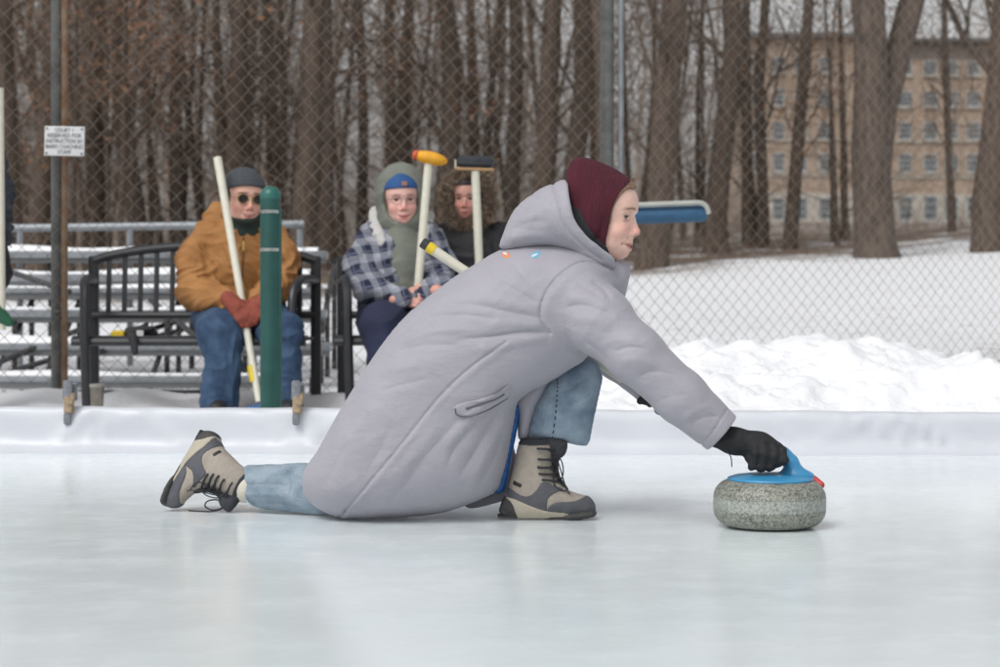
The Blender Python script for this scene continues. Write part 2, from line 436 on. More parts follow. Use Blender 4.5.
# spring clamps on the barrier
m_grey = mat('clamp_grey', (.17, .18, .20), .5, var=.25, scale=60); m_tan = mat('clamp_tan', (.42, .33, .21), .6, col2=(.22, .15, .09), scale=45)
def clamp_at(px, lab):
    Xc = (px-500)*7.5/F; y0 = bar_y(Xc); t = thing('spring_clamp', (Xc, y0, .1), lab, 'clamp', 'spring clamps pinching the white tarpaulin')
    g = MB(); g.bbox((Xc-.004, y0-.012, .125), (.026, .016, .045), .005, rotm('x', 4)); g.build('lower_jaw', m_grey, t)
    g = MB(); g.bbox((Xc, y0+.0, .178), (.034, .04, .07), .007); g.bbox((Xc+.016, y0-.012, .2), (.014, .03, .045), .004, rotm('y', 8)); g.build('spring_body', m_tan, t)
    g = MB(); g.bbox((Xc-.004, y0-.004, .232), (.034, .020, .075), .005, rotm('x', -8)); g.bbox((Xc+.008, y0+.03, .225), (.034, .016, .07), .005, rotm('x', 12)); g.build('handle', m_grey, t)
clamp_at(64.5, 'grey and tan spring clamp gripping the tarpaulin in front of the rusty sign post')
clamp_at(296, 'grey and tan spring clamp gripping the tarpaulin right of the green post')

# ================================================================== snow bank and the swept snow behind the barrier
snow = mat('snow', (.80, .81, .83), .7, bump=.8, bscale=34, sss=0)
def bank(X, Y):
    sx = 1/(1+np.exp(-(X-.15)*5))
    ridge = np.exp(-((Y-9.0)/(.75))**2)
    h = (.33-.012*np.clip(X, 0, 9))*ridge*sx
    h = h+.18*np.exp(-((Y-8.15)/.45)**2)*sx
    n = .5+.5*wob(X, Y, 7, 11)
    h = h*(.78+.30*n+.14*wob(X, Y, 2.2, 12))+.010*np.clip(h*6, 0, 1)*np.abs(wob(X, Y, 30, 15))+.007*np.clip(h*6, 0, 1)*np.abs(wob(X, Y, 70, 16))+.028*np.clip(h*4, 0, 1)*np.maximum(0, wob(X, Y, 12, 14))+.018*wob(X, Y, 22, 5)*np.clip(h*6, 0, 1)+.010*wob(X, Y, 45, 6)*np.clip(h*6, 0, 1)
    h = h*(1-.42*np.clip((X-1.98-.05*wob(Y*6, X*9, 1., 3))/.16, 0, 1))
    left = (.045+.03*wob(X, Y, 3, 8)+.02*wob(X, Y, 9, 9))*np.exp(-((Y-10.1)/.45)**2)*(1-sx)*1.5
    return h+left+.012+.006*wob(X, Y, 5, 2)-.10*np.clip((Y-10.8)/.6, 0, 1)-.05*np.clip((7.68-Y)/.05, 0, 1)
sheet('snow_bank', np.arange(-6.5, 8.5, .025), np.concatenate([np.arange(7.62, 11.5, .03)]), bank, snow)
def gb(X, Y): return max(float(bank(np.array(float(X)), np.array(float(Y)))), gz1(X, Y)) if Y < 11.3 else gz1(X, Y)
# green court surface showing at the right
sheet('court_surface', np.linspace(2.36, 7, 12), np.linspace(9.75, 10.3, 4), lambda X, Y: .168+.006*np.sin(5*X), mat('court_green', (.03, .07, .05), .8, var=.2))

# ================================================================== chain link fence
FP0 = np.array([-1.83, 10.5]); FD = np.array([.8496, .5276]); FN = np.array([-FD[1], FD[0]])
def fxy(s, o=0): p = FP0+FD*s+FN*o; return p
wire = mat('fence_wire', (.215, .18, .145), .5, metal=.35, var=.2, scale=2)
fence = thing('chain_link_fence', (0, 11.6, 0), 'tall grey chain link fence crossing behind the seated people', 'fence')
V = []; Fq = []
half_w, half_h, rw = .0465, .045, .0023
s0, s1, ZT = -3.2, 8.4, 3.0
nw = int((s1-s0)/half_w); nzs = int(ZT/half_h)
rs = np.random.RandomState(4)
fb = lambda s: gz1(*fxy(s))*.8+.02
for i in range(nw):
    s = s0+i*half_w; base_n = len(V); zb = fb(s)
    for k in range(nzs+1):
        z = zb+k*half_h; ss = s+(half_w if (k+i) % 2 else 0); o = rw*1.1*(1 if k % 2 else -1)
        ss += .0022*sin(s*9+z*4)+.0016*rs.randn(); z2 = z+.0016*rs.randn()+.003*sin(s*3.1+z*2)+.004*sin(s*1.3)
        p = fxy(ss, o)
        for dn, dz in ((1, 0), (0, 1), (-1, 0), (0, -1)):
            V.append((p[0]+(FD[0]*dz)*rw+FN[0]*dn*rw, p[1]+(FD[1]*dz)*rw+FN[1]*dn*rw, z2))
    for k in range(nzs):
        a = base_n+k*4
        for j in range(4): j2 = (j+1) % 4; Fq.append((a+j, a+j2, a+4+j2, a+4+j))
build('mesh', V, Fq, wire, fence)
galv = mat('galvanised', (.25, .27, .28), .5, metal=.5, var=.2, scale=9)
galvd = mat('weathered_post', (.085, .09, .088), .8, scale=9, col2=(.15, .155, .15))
rust = mat('rust_pipe', (.20, .10, .05), .8, col2=(.30, .22, .15), scale=14, bump=.3, bscale=60)
def vpost(s, r, m_, o=.03, name='post', ds=0):
    p = fxy(s+ds, o); MB().tube([(p[0], p[1], -.05), (p[0], p[1], 3.05)], r, 16).build(name, m_, fence)
vpost(-.467-.028, .025, galvd, .045); vpost(-.467+.012, .018, rust, .03, 'rusty_post'); vpost(2.93, .042, galvd, .03); vpost(2.93, .017, galv, -.03, 'brace_pipe', .060)
vpost(6.45, .035, galvd, .03); vpost(-2.9, .03, galvd, .03)
for z in (.15,):   # tension wire at the foot
    pts = [(*fxy(s, -.003), fb(s)+.012) for s in np.arange(s0, s1, .5)]; MB().tube(pts, .003, 5).build('tension_wire', wire, fence)
for z in (.5, 1.3, 1.9, 2.35):
    p = fxy(-.467, 0); MB().tube([(p[0]-.045, p[1]-.012, z), (p[0]-.02, p[1]-.03, z+.003), (p[0]+.03, p[1]-.012, z-.004)], .0025, 5).build('wire_tie', wire, fence)

# sign hung on the fence
Ys = 10.15
sc_l, sc_r, sc_t, sc_b = 44.5, 84.5, 126.5, 156
c0 = P((sc_l+sc_r)/2, (sc_t+sc_b)/2, Ys); sw, sh = L(sc_r-sc_l, Ys), L(sc_b-sc_t, Ys)
sign = thing('notice_sign', c0, 'small white court notice with five lines of dark capitals hung on the rusty post', 'sign')
R_ = rotm('y', 1.2)
MB().bbox(c0, (sw, .006, sh), .0028, R_).build('panel', mat('sign_white', (.72, .73, .74), .5, var=.04, scale=20), sign)
m_ink = mat('sign_ink', (.06, .065, .08), .6)
lines = ['COURT 1', 'RESERVED FOR', 'INSTRUCTION BY', 'BAIRD COACHING', 'STAFF']; widths = [18.5, 34, 36.5, 37, 13.5]
for i, (t_, wpx) in enumerate(zip(lines, widths)):
    cu = bpy.data.curves.new('lettering', 'FONT'); cu.body = t_; cu.align_x = 'CENTER'; cu.align_y = 'CENTER'; cu.size = .03; cu.extrude = .0006; cu.offset = 0
    o = bpy.data.objects.new('tmp', cu); COL.objects.link(o); bpy.context.view_layer.update()
    me = bpy.data.meshes.new_from_object(o); bpy.data.objects.remove(o)
    wv = np.array([v.co[:] for v in me.vertices]); wx = wv[:, 0].max()-wv[:, 0].min()
    me2 = me; k = L(wpx, Ys)/wx; kz = L(4.0, Ys)/(wv[:, 1].max()-wv[:, 1].min())
    for v_ in me2.vertices:
        x, y, z = v_.co; v_.co = (x*k, -z-.0042, (y)*kz)
    lo = bpy.data.objects.new('lettering', me2); COL.objects.link(lo); me2.materials.clear(); me2.materials.append(m_ink); lo.parent = sign
    lo.rotation_euler = (0, radians(1.2), 0); lo.location = (0, 0, sh*(.37-.187*i))
for dx in (-1, 1):
    for dz in (-1, 1):
        q = c0+R_ @ np.array([dx*(sw/2-.012), -.005, dz*(sh/2-.012)]); MB().tube([q, q+np.array([0, -.004, 0])], .005, 8).build('screw', m_ink, sign)

# ================================================================== blue padded rail by the wide post
Yr = 11.75
rail = thing('padded_rail', P(617, 212, Yr), 'blue foam padded bar under a white metal rail sticking out behind the woman in maroon', 'padded rail')
MB().tube([P(x, y, Yr) for x, y in spline([(612, 206.0), (650, 204.5), (690, 203.0), (701, 203.2), (706.5, 207), (709, 214)], 6)], L(2.6, Yr), 10).build('metal_rail', mat('rail_white', (.40, .41, .38), .4, var=.1), rail)
MB().tube([P(x, y, Yr+.05) for x, y in ((613, 216.5), (660, 215.2), (702, 213.6), (706, 213.4), (708, 213.4))], [L(8.4, Yr)]*3+[L(7.4, Yr), L(4, Yr)], 18).build('foam_pad', mat('pad_blue', (.024, .095, .19), .55, var=.12, scale=14), rail)

# ================================================================== green post with domed cap
Yg = 8.35
gp = P(270.5, 300, Yg); gp[2] = .0
green = mat('post_green', (.010, .070, .060), .42, var=.18, scale=12, bump=.1, bscale=40)
gpost = thing('net_post', gp, 'dark green round net post with domed cap and two silver bands', 'post')
rg = L(10.4, Yg); zt = P(0, 186, Yg)[2]
MB().lathe(gp, [(rg, 0), (rg, zt-rg*1.2)], 28).build('shaft', green, gpost)
MB().lathe(gp, [(rg*1.02, zt-rg*1.25)]+[(rg*1.02*cos(a), zt-rg*.95+rg*.95*sin(a)) for a in np.linspace(0, 1.5, 9)], 28).build('domed_cap', mat('cap_green', (.02, .12, .10), .35), gpost)
for py in (211.5, 249.5):
    z = P(0, py, Yg)[2]; MB().lathe(gp, [(rg*1.0, z-.008), (rg*1.03, z-.005), (rg*1.03, z+.005), (rg*1.0, z+.006)], 28).build('silver_band', mat('band_silver', (.36, .37, .36), .3, metal=.8, var=.3, scale=70), gpost)
MB().bbox((gp[0]+rg*.86, gp[1]-rg*.35, .5), (.022, .014, .9), .004).build('cable_track', green, gpost)

# ================================================================== bleachers
alu = mat('bleacher_aluminium', (.26, .28, .30), .42, metal=.35, var=.12, scale=4)
darkm = mat('bleacher_frame', (.03, .032, .035), .5)
bl = thing('bleachers', (-3, 12, 0), 'long grey aluminium bleachers with snow lying on the planks behind the fence', 'bleachers')
psn = mat('plank_snow', (.84, .85, .87), .7, bump=.3, bscale=30)
rows = [(-20, 292, 380, 7, 11.75, 0), (-20, 330, 348, 8, 12.05, 1), (-20, 325, 315, 9, 12.4, 0), (-20, 318, 292, 6, 12.7, 0), (-20, 318, 279, 8, 12.85, 1), (-20, 326, 256, 9, 13.3, 1)]
for x0, x1, py, hpx, Y, sn in rows:
    a = P(-120, py-1, Y); b_ = P(x1, py-1, Y); cx = (a+b_)/2; wd = b_[0]-a[0]; th = L(hpx, Y)
    MB().bbox((cx[0], Y+.1, cx[2]), (wd, .24, min(th, .055)), .01).build('plank', alu, bl)
    g = MB(); g.bbox((cx[0], Y+.02, cx[2]-.03), (wd, .03, .05), .004); g.build('stringer', mat('stringer', (.20, .21, .22), .5, metal=.3), bl)
    if 1:
        xs_ = np.arange(a[0]+.05, b_[0]-.05, .05); V = []; Q = []
        for i, x in enumerate(xs_):
            h = max(.004, (.035 if sn else .012)+.02*float(wob(np.array(x), np.array(Y), 4, 21)))
            for k, t in enumerate(np.linspace(0, 1, 7)): V.append((x, Y-.01+.22*t, cx[2]+.026+h*math.sin(pi*t)**.5 if 0 < t < 1 else cx[2]+.02))
            if i:
                for k in range(6): a_ = (i-1)*7+k; Q.append((a_, a_+7, a_+8, a_+1))
        build('plank_snow', V, Q, psn, bl)
for x0, x1, py, Y in ((-120, 304, 229, 13.6),):
    a = P(x0, py+1, Y); b_ = P(x1, py-5, Y); MB().tube([a, b_], L(4.0, Y), 12).build('guard_rail', alu, bl)
for px in (-60, 20, 130, 300):
    a = P(px, 229, 13.6); MB().tube([a, (a[0], 13.6, .1)], .022, 8).build('guard_upright', alu, bl)
for px in (-90, -10, 42, 150, 232, 312):
    g = MB(); f0 = P(px, 378, 11.8); f1 = P(px, 258, 13.4); f1[0] = f0[0]
    g.tube([f0+[0, 0, -.03], f1+[0, 0, -.04]], .018, 6); g.tube([(f0[0], 11.8, .0), f0], .018, 6); g.tube([(f0[0], 13.4, .05), f1], .02, 6); g.tube([(f0[0], 12.4, .03), (f0[0], 12.4, .42)], .018, 6); g.tube([(f0[0], 12.85, .05), (f0[0], 12.85, .62)], .018, 6)
    g.build('frame', darkm, bl)
for a, b_ in (((0, 362, 11.9), (98, 322, 12.3)), ((10, 372, 11.9), (182, 320, 12.6)), ((98, 352, 12.), (182, 330, 12.7)), ((0, 268, 12.5), (70, 292, 12.2)), ((150, 300, 12.6), (200, 340, 12.1)), ((250, 325, 12.2), (300, 345, 12.2))):
    MB().tube([P(*a), P(*b_)], .018, 6).build('brace', darkm, bl)
# ================================================================== benches
blk = mat('bench_black', (.018, .019, .022), .42, var=.2, scale=20)
def bench(X0, X1, Yb, Yf, lab, n):
    t = thing('bench', ((X0+X1)/2, (Yb+Yf)/2, 0), lab, 'bench', 'black metal benches set side by side before the fence')
    zt = lambda x: .755+.075*max(0, sin(pi*(x-X0)/(X1-X0)))**.7
    xs = np.linspace(X0, X1, 17)
    MB().tube([(x, Yb+.03, zt(x)) for x in xs], .024, 10).build('top_rail', blk, t)
    MB().tube([(X0, Yb-.01, .485), (X1, Yb-.01, .485)], .019, 8).build('lower_rail', blk, t)
    for k in range(n):
        x = X0+(X1-X0)*(k+1)/(n+1); MB().bbox((x, Yb+.01, (zt(x)+.485)/2), (.026, .008, zt(x)-.485), .003, rotm('x', -6)).build('back_slat', blk, t)
    g = MB()
    for k in range(6): g.bbox(((X0+X1)/2, Yf+.03+k*.078, .385-.012*(k > 1)), (X1-X0, .045, .014), .005)
    g.build('seat', blk, t)
    MB().tube([(X0, Yf+.01, .365), (X1, Yf+.01, .365)], .02, 8).build('front_rail', blk, t)
    for X in (X0, X1):
        s_ = 1 if X == X0 else -1
        MB().bbox((X, Yb+.03, .39), (.052, .035, .78), .008).build('rear_leg', blk, t)
        xx = X+s_*.06
        pts = spline([(X, Yb+.02, .655), (X+s_*.02, Yb-.12, .665), (xx-s_*.02, Yf+.12, .655), (xx, Yf+.02, .60), (xx+s_*.005, Yf-.01, .48), (xx+s_*.012, Yf-.02, .25), (xx+s_*.02, Yf-.02, .02)], 5)
        MB().tube(pts, .023, 10).build('armrest', blk, t)
bench(-2.03, -.92, 10.0, 9.5, 'black metal slatted bench that the man in the tan jacket sits on', 13)
bench(-.79, .42, 10.05, 9.55, 'black metal slatted bench under the person in the plaid jacket', 13)
# fence upright bars of the dark gate piece between the benches
# work gloves on the bench
gl = thing('work_gloves', P(132, 337, 9.62), 'black work gloves with a yellow cuff left on the bench seat', 'gloves')
mgl = mat('glove_black', (.02, .02, .023), .8, var=.3, scale=50)
def pxc(a, b, ra, rb, Y, Y2=None): return cone(P(*a, Y), P(*b, Y2 or Y), L(ra, Y), L(rb, Y2 or Y))
blob('glove', union([pxc((124, 334), (138, 333), 6, 7, 9.62), pxc((138, 330), (152, 328), 3.2, 2.6, 9.6), pxc((138, 333), (156, 333), 3, 2.6, 9.62), pxc((138, 336), (153, 337), 3, 2.6, 9.64), pxc((138, 330), (147, 324), 2.8, 2.2, 9.63)], .012), P(112, 362, 9.3), P(162, 315, 9.75), .005, mgl, gl)
blob('hanging_glove', chain([(P(130, 336, 9.55), L(4, 9.5)), (P(133, 338, 9.47), L(4.4, 9.5)), (P(135, 352, 9.45), L(3.4, 9.5))], .01), P(118, 362, 9.3), P(150, 325, 9.65), .005, mgl, gl)
MB().bbox(P(118.5, 334.5, 9.6), (L(13, 9.6), .07, L(8, 9.6)), .008).build('yellow_cuff', mat('cuff_yellow', (.62, .43, .02), .6, var=.1), gl)
MB().bbox(P(140, 333.5, 9.573), (L(7, 9.6), .004, L(6, 9.6)), .0015).build('label_patch', mat('patch_white', (.55, .55, .55), .6), gl)
# steel tumbler
cb = P(97, 409, 9.1); cb[2] = .02
cup = thing('tumbler', cb, 'brushed steel tumbler standing in the snow by the bench leg', 'cup')
MB().lathe(cb, [(.022, 0), (.026, .01), (.032, .13), (.033, .15)], 24).build('body', mat('steel', (.22, .20, .17), .32, metal=.85, var=.2, scale=30), cup)
MB().lathe(cb, [(.034, .15), (.035, .153), (.034, .163), (.028, .165)], 24).build('lid', mat('lid', (.25, .24, .22), .4), cup)

# ================================================================== brooms
m_hand = mat('broom_handle', (.62, .60, .50), .45, var=.05, scale=30)
def broom(a, b, ra, rb, lab, base=None):
    t = thing('curling_broom', a, lab, 'broom', 'curling brooms held by the people')
    MB().tube([a, b], [ra, rb], 14).build('handle', m_hand, t); return t
Yq = 9.6
b1a, b1b = P(217.5, 158, 9.75), P(259, 402, 9.35)
t = broom(b1b, b1a, L(3.4, 9.4), L(4.3, 9.75), 'cream broom held by the man in the tan jacket, blue head on the snow')
d = (b1a-b1b)/np.linalg.norm(b1a-b1b)
q0 = P(252.5, 371, 9.4); MB().tube([P(251.3, 366, 9.41), P(254.3, 382, 9.385)], L(4.4, 9.4), 14).build('yellow_band', mat('band_yellow', (.60, .46, .03), .5), t)
blob('head', ell(P(262, 409, 9.34), (.085, .03, .022)), P(235, 422, 9.2), P(285, 395, 9.5), .006, mat('head_blue', (.02, .10, .25), .6), t)
Yo = 9.72
t = broom(P(417, 300, 9.68), P(428.5, 163, Yo), L(4.2, Yo), L(4.2, Yo), 'cream broom with orange and yellow oval head held up by the person in plaid')
MB().tube([P(416.2, 310, 9.68), P(410, 385, 9.6)], L(4.2, Yo), 12).build('lower_handle', m_hand, t)
Ro = rotm('y', 12)
blob('head', ell(P(430.5, 158.2, Yo), (L(17.5, Yo), .045, L(6.8, Yo)), Ro), P(405, 175, Yo-.08), P(455, 142, Yo+.08), .005, mat('head_orange', (.70, .33, .015), .6, var=.1, scale=30), t)
blob('end_cap', ell(P(415.6, 155.0, Yo), (L(3.6, Yo), .038, L(5.2, Yo)), Ro), P(408, 165, Yo-.07), P(424, 145, Yo+.07), .004, mat('cap_red', (.55, .10, .04), .5), t)
Yk = 9.85
t = broom(P(482, 330, Yk), P(475, 166, Yk), L(4.3, Yk), L(4.3, Yk), 'cream broom with a black brush head held upright in front of the fur hood')
R2 = rotm('y', 1.5)
MB().bbox(P(475, 169.3, Yk), (L(38, Yk), .055, L(3.0, Yk)), .005, R2).build('head_plate', mat('plate_tan', (.45, .28, .14), .6), t)
MB().bbox(P(475.5, 162.2, Yk), (L(37, Yk), .075, L(12.5, Yk)), .018, R2).build('brush_head', mat('brush_black', (.022, .026, .032), .4, var=.2, scale=30), t)
MB().bbox(P(455.5, 164, Yk), (.008, .03, L(9, Yk)), .003).build('tab', m_hand, t)

# ================================================================== curling stone
Dst = 5.17; SX = (769.5-500)*Dst/F
stc = np.array([SX, Dst, 0.0])
stone = thing('curling_stone', stc, 'speckled grey granite curling stone with a blue gooseneck handle under the black glove', 'curling stone')
g_ = mat('granite', (.2, .21, .2), .45); nt = g_.node_tree; b = nt.nodes['Principled BSDF']; tcn = nt.nodes.new('ShaderNodeTexCoord'); v = tcn.outputs['Object']
n1 = noise(nt, v, 130, 6, .75); n2 = noise(nt, v, 300, 3, .7)
sp = ramp(nt, mth(nt, 'ADD', mth(nt, 'MULTIPLY', n1, .6), mth(nt, 'MULTIPLY', n2, .4)), .40, .60)
body = mixc(nt, sp, (.06, .066, .054), (.36, .37, .32))
body = mixc(nt, mth(nt, 'MULTIPLY', ramp(nt, noise(nt, v, 22, 4), .42, .7), .35), body, (.26, .26, .215))
bandc = mixc(nt, sp, (.20, .22, .20), (.44, .46, .43))
sx_ = nt.nodes.new('ShaderNodeSeparateXYZ'); nt.links.new(v, sx_.inputs[0])
wv = mth(nt, 'ADD', sx_.outputs['Z'], mth(nt, 'MULTIPLY', mth(nt, 'SUBTRACT', noise(nt, v, 70, 3), .5), .008))
bnd = mth(nt, 'MULTIPLY', ramp(nt, wv, .046, .050), mth(nt, 'SUBTRACT', 1.0, ramp(nt, wv, .076, .080)))
nt.links.new(mixc(nt, mth(nt, 'MULTIPLY', bnd, .8), body, bandc), b.inputs['Base Color'])
bp = nt.nodes.new('ShaderNodeBump'); bp.inputs['Strength'].default_value = .25; bp.inputs['Distance'].default_value = .002; nt.links.new(n1, bp.inputs['Height']); nt.links.new(bp.outputs[0], b.inputs['Normal'])
Rs = .1445; pr = [(.055, .003), (.062, .0005), (.068, .0005), (.078, .003)]
for a in np.linspace(-80, 0, 10): pr.append((.0985+(Rs-.0985)*cos(radians(a)), .048+.046*sin(radians(a))))
for a in np.linspace(0, 84, 11): pr.append((.096+(Rs-.096)*cos(radians(a)), .074+.049*sin(radians(a))))
pr += [(.085, .1245), (.03, .125)]
MB().lathe(stc, pr, 96).build('granite_body', g_, stone)
blue = mat('handle_blue', (.045, .27, .50), .38, var=.06, scale=20, coat=.2)
zp = .121
def SP(px, py, dy=0): return P(px, py, Dst+dy)
plate = [(0.109, zp), (.1105, zp+.002), (.109, zp+.006), (.095, zp+.011), (.06, zp+.016), (.02, zp+.018)]
MB().lathe(stc+np.array([0.002, 0, 0]), plate, 64).build('handle_plate', blue, stone)
goose = union([cone(SP(798, 474), SP(791, 462), .014, .015, 1.3), cone(SP(791, 462), SP(783, 453), .015, .0125, 1.2), cone(SP(783, 453), SP(765, 452), .0125, .0125), cone(SP(765, 452), SP(753, 456), .0125, .011), ell(SP(795, 476), (.05, .035, .018))], .022)
blob('gooseneck', goose, SP(725, 485, -.06), SP(822, 440, .06), .003, blue, stone, sm=2)
cr = mat('tag_red', (.50, .05, .05), .5, var=.2, scale=60)
blob('red_tag', union([cone(SP(813, 478, .045), SP(821, 485, .03), .009, .010)], 0), SP(800, 496, -.02), SP(832, 466, .09), .003, cr, stone)

# ================================================================== trees
bark = mat('bark', (.048, .034, .026), .9, col2=(.145, .108, .084), scale=5, bump=.9, bscale=9, stretch=(6, 6, 1.0), detail=8)
bark2 = mat('bark_pale', (.056, .042, .034), .9, col2=(.15, .115, .092), scale=4, bump=.8, bscale=9, stretch=(5, 5, 1.0), detail=8)
twigm = mat('twig', (.135, .10, .076), .9, col2=(.26, .205, .165), scale=.7)
leafm = mat('dry_leaf', (.22, .095, .045), .8, col2=(.38, .22, .13), scale=3)
dirs = lambda rs: (lambda v: v/np.linalg.norm(v))(rs.randn(3))
def grow(g, rs, p, d, ln, r, lev, tips, lv):
    n = 4 if lev else 3; pts = [p]; rr = [r]
    for i in range(n):
        d = d+.22*dirs(rs)+np.array([0, 0, .10 if lev else .02]); d /= np.linalg.norm(d); p = p+d*ln/n; pts.append(p); rr.append(max(.0035, r*(1-.8*(i+1)/n)))
    g.tube(pts, rr, 5 if lev > 1 else (4 if lev else 3), cap=False)
    if lev == 0: tips.append(pts[-1]); tips.append(pts[2]); return
    for i in range(lv[lev]):
        k = rs.randint(1, len(pts)); a = pts[k]; dd = d+.95*dirs(rs); dd /= np.linalg.norm(dd)
        grow(g, rs, a, dd, ln*(.45+.3*rs.rand()), max(.004, rr[k]*.75), lev-1, tips, lv)
def make_tree(name, seed, H, r0, zl, nl, lv, m_, lab, cat, group=None, leaves=0, fork=None, limb=1.6, leafsz=.035):
    rs = np.random.RandomState(seed); t = thing(name, (0, 0, 0), lab, cat, group)
    g = MB(); n = 16; pts = [np.array([0, 0, -.4]), np.array([0, 0, 0.]), np.array([0, 0, .25]), np.array([.0, 0, .7])]; rr = [r0*1.5, r0*1.32, r0*1.12, r0*1.02]
    x = np.zeros(2); dr = rs.randn(2)*.02
    zs = np.arange(1.5, H, 1.0)
    for z in zs:
        dr = dr*.75+rs.randn(2)*.040; x = x+dr; pts.append(np.array([x[0], x[1], z])); rr.append(r0*(1-.78*(z/H)**1.2))
    g.tube(pts, rr, 14 if r0 > .1 else 6)
    for i in range(len(g.v)):
        v_ = np.array(g.v[i]); k = 1+.05*rs.randn(); c_ = pts[i//(14 if r0 > .1 else 6)]; g.v[i] = tuple(c_+(v_-c_)*np.array([k, k, 1]))
    if fork:
        fz, fx, fr = fork; k = int(np.argmin([abs(p[2]-fz) for p in pts])); a = pts[k]
        q = [a-np.array([0, 0, .5])]+[a+np.array([fx*(s+.0*s), .1*s, 1.0*s*(1)]) for s in (.6, 1.4, 2.6, 4, 6, 8)]
        g.tube(q, [fr*1.1, fr*1.05, fr, fr*.95, fr*.85, fr*.6, fr*.3], 12)
    g.build('trunk', m_, t, ang=60)
    c = MB(); tips = []
    for i in range(nl):
        z = zl+(H*.97-zl)*rs.rand()**1.1; k = min(len(pts)-2, int(np.searchsorted([p[2] for p in pts], z)))
        a = pts[k-1]+(pts[k]-pts[k-1])*((z-pts[k-1][2])/(pts[k][2]-pts[k-1][2]+1e-6)); an = rs.rand()*2*pi; el = .15+.8*rs.rand()
        d = np.array([cos(an)*cos(el), sin(an)*cos(el), sin(el)])
        grow(c, rs, a, d, limb*(.5+rs.rand())*(1-.5*z/H), max(.008, rr[k]*.30*(.5+rs.rand()*.7)), len(lv)-1, tips, lv)
    o = c.build('crown', twigm if r0 < .1 else m_, t, smooth=False)
    if leaves and tips:
        V = []; Q = []; cl = [tips[rs.randint(len(tips))] for _ in range(max(3, leaves//9))]
        for i in range(leaves):
            a = cl[rs.randint(len(cl))]+rs.randn(3)*np.array([.22, .22, .09]); u = dirs(rs); w_ = np.cross(u, dirs(rs)); w_ /= np.linalg.norm(w_); s_ = leafsz*(.6+.8*rs.rand())
            b0 = len(V); V += [a, a+u*s_+w_*s_*.5, a+u*s_*2, a+u*s_-w_*s_*.5]; Q.append((b0, b0+1, b0+2, b0+3))
        build('leaves', V, Q, leafm, t, smooth=False)
    return t
def kids(o): return [c for c in bpy.data.objects if c.parent == o]
def dup(t, loc, rz=0, s=1, lean=(0, 0), label=None, sz=None):
    r = t.copy(); COL.objects.link(r)
    for c in kids(t): d = c.copy(); COL.objects.link(d); d.parent = r
    put(r, loc, rz, s, lean, label, sz); return r
def put(r, loc, rz=0, s=1, lean=(0, 0), label=None, sz=None):
    from mathutils import Matrix
    r.location = [float(v_) for v_ in loc]
    M = Matrix.Rotation(lean[0], 3, 'Y') @ Matrix.Rotation(lean[1], 3, 'X') @ Matrix.Rotation(rz, 3, 'Z')
    r.rotation_euler = M.to_euler(); r.scale = (s, s, sz or 1)
    if label: r['label'] = label
def ground_at(px, Y): X = (px-500)*Y/F; return np.array([X, Y, gz1(X, Y)-.05])
# large trunks: foot px, top-of-frame px, width px, distance, proto, label
protoA = make_tree('tree', 11, 15, .20, 1.6, 24, [0, 4, 4], bark, 'x', 'tree', None, limb=2.6)
protoB = make_tree('tree', 12, 15, .20, 2.0, 22, [0, 4, 3], bark, 'x', 'tree', None, limb=2.8)
protoC = make_tree('tree', 13, 16, .20, 5.0, 12, [0, 3, 3], bark2, 'x', 'tree', None, limb=2.4)
BIG = [
 (12, 6, 26, 27, 0, 'dark trunk at the far left edge of the photo, standing behind the left bleachers'),
 (40, 36, 24, 30, 1, 'dark bare trunk just left of the rusty sign post'),
 (100, 98, 15, 34, 0, 'thin dark trunk just right of the white notice sign'),
 (140, 131, 23, 31, 1, 'dark rough trunk right of the white notice sign with orange leaves beside it'),
 (182, 172, 14, 36, 2, 'slim trunk between the notice sign and the man in the grey beanie'),
 (229, 224, 22, 30, 0, 'straight dark trunk rising directly above the grey beanie'),
 (252, 248, 10, 40, 2, 'slim trunk just right of the straight dark trunk over the beanie'),
 (275, 272, 12, 38, 1, 'slender trunk rising over the green domed post'),
 (304, 297, 30, 29, 0, 'broad dark trunk between the green post and the green hood, left of its close twin'),
 (326, 324, 19, 31, 1, 'trunk standing tight against the right side of a broader one, left of the green hood'),
 (362, 360, 14, 40, 2, 'pale slim trunk above the left shoulder of the plaid jacket'),
 (392, 388, 16, 42, 1, 'trunk rising directly over the green hood'),
 (447, 433, 24, 33, 1, 'thick grey brown trunk rising behind the two raised brooms'),
 (478, 470, 13, 39, 0, 'slim trunk above the black broom head'),
 (512, 508, 19, 35, 2, 'greyish trunk between the black broom head and the maroon hat'),
 (541, 545, 26, 31, 0, 'wide dark trunk just left of the maroon hat'),
 (566, 574, 24, 32, 1, 'wide trunk directly over the maroon hat'),
 (603, 603, 20, 30, 2, 'dark trunk right behind the wide grey fence post'),
 (652, 690, 33, 28, 0, 'thick dark trunk leaning right, just right of the bright steel pipe'),
 (716, 716, 27, 33, 1, 'bushy dark trunk rising behind the end of the blue padded rail'),
 (748, 740, 13, 36, 0, 'thin dark trunk at the left edge of the brick building'),
 (762, 772, 14, 35, 1, 'first of two slim leaning trunks crossing the left wing of the building'),
 (789, 812, 16, 34, 0, 'leaning slim trunk crossing the left wing of the building toward the big forked tree'),
 (988, 985, 34, 29, 1, 'thick dark trunk at the right edge of the photo'),
 (952, 945, 9, 36, 0, 'thin sapling trunk before the building windows, left of the right edge trunk'),
]
used = set()
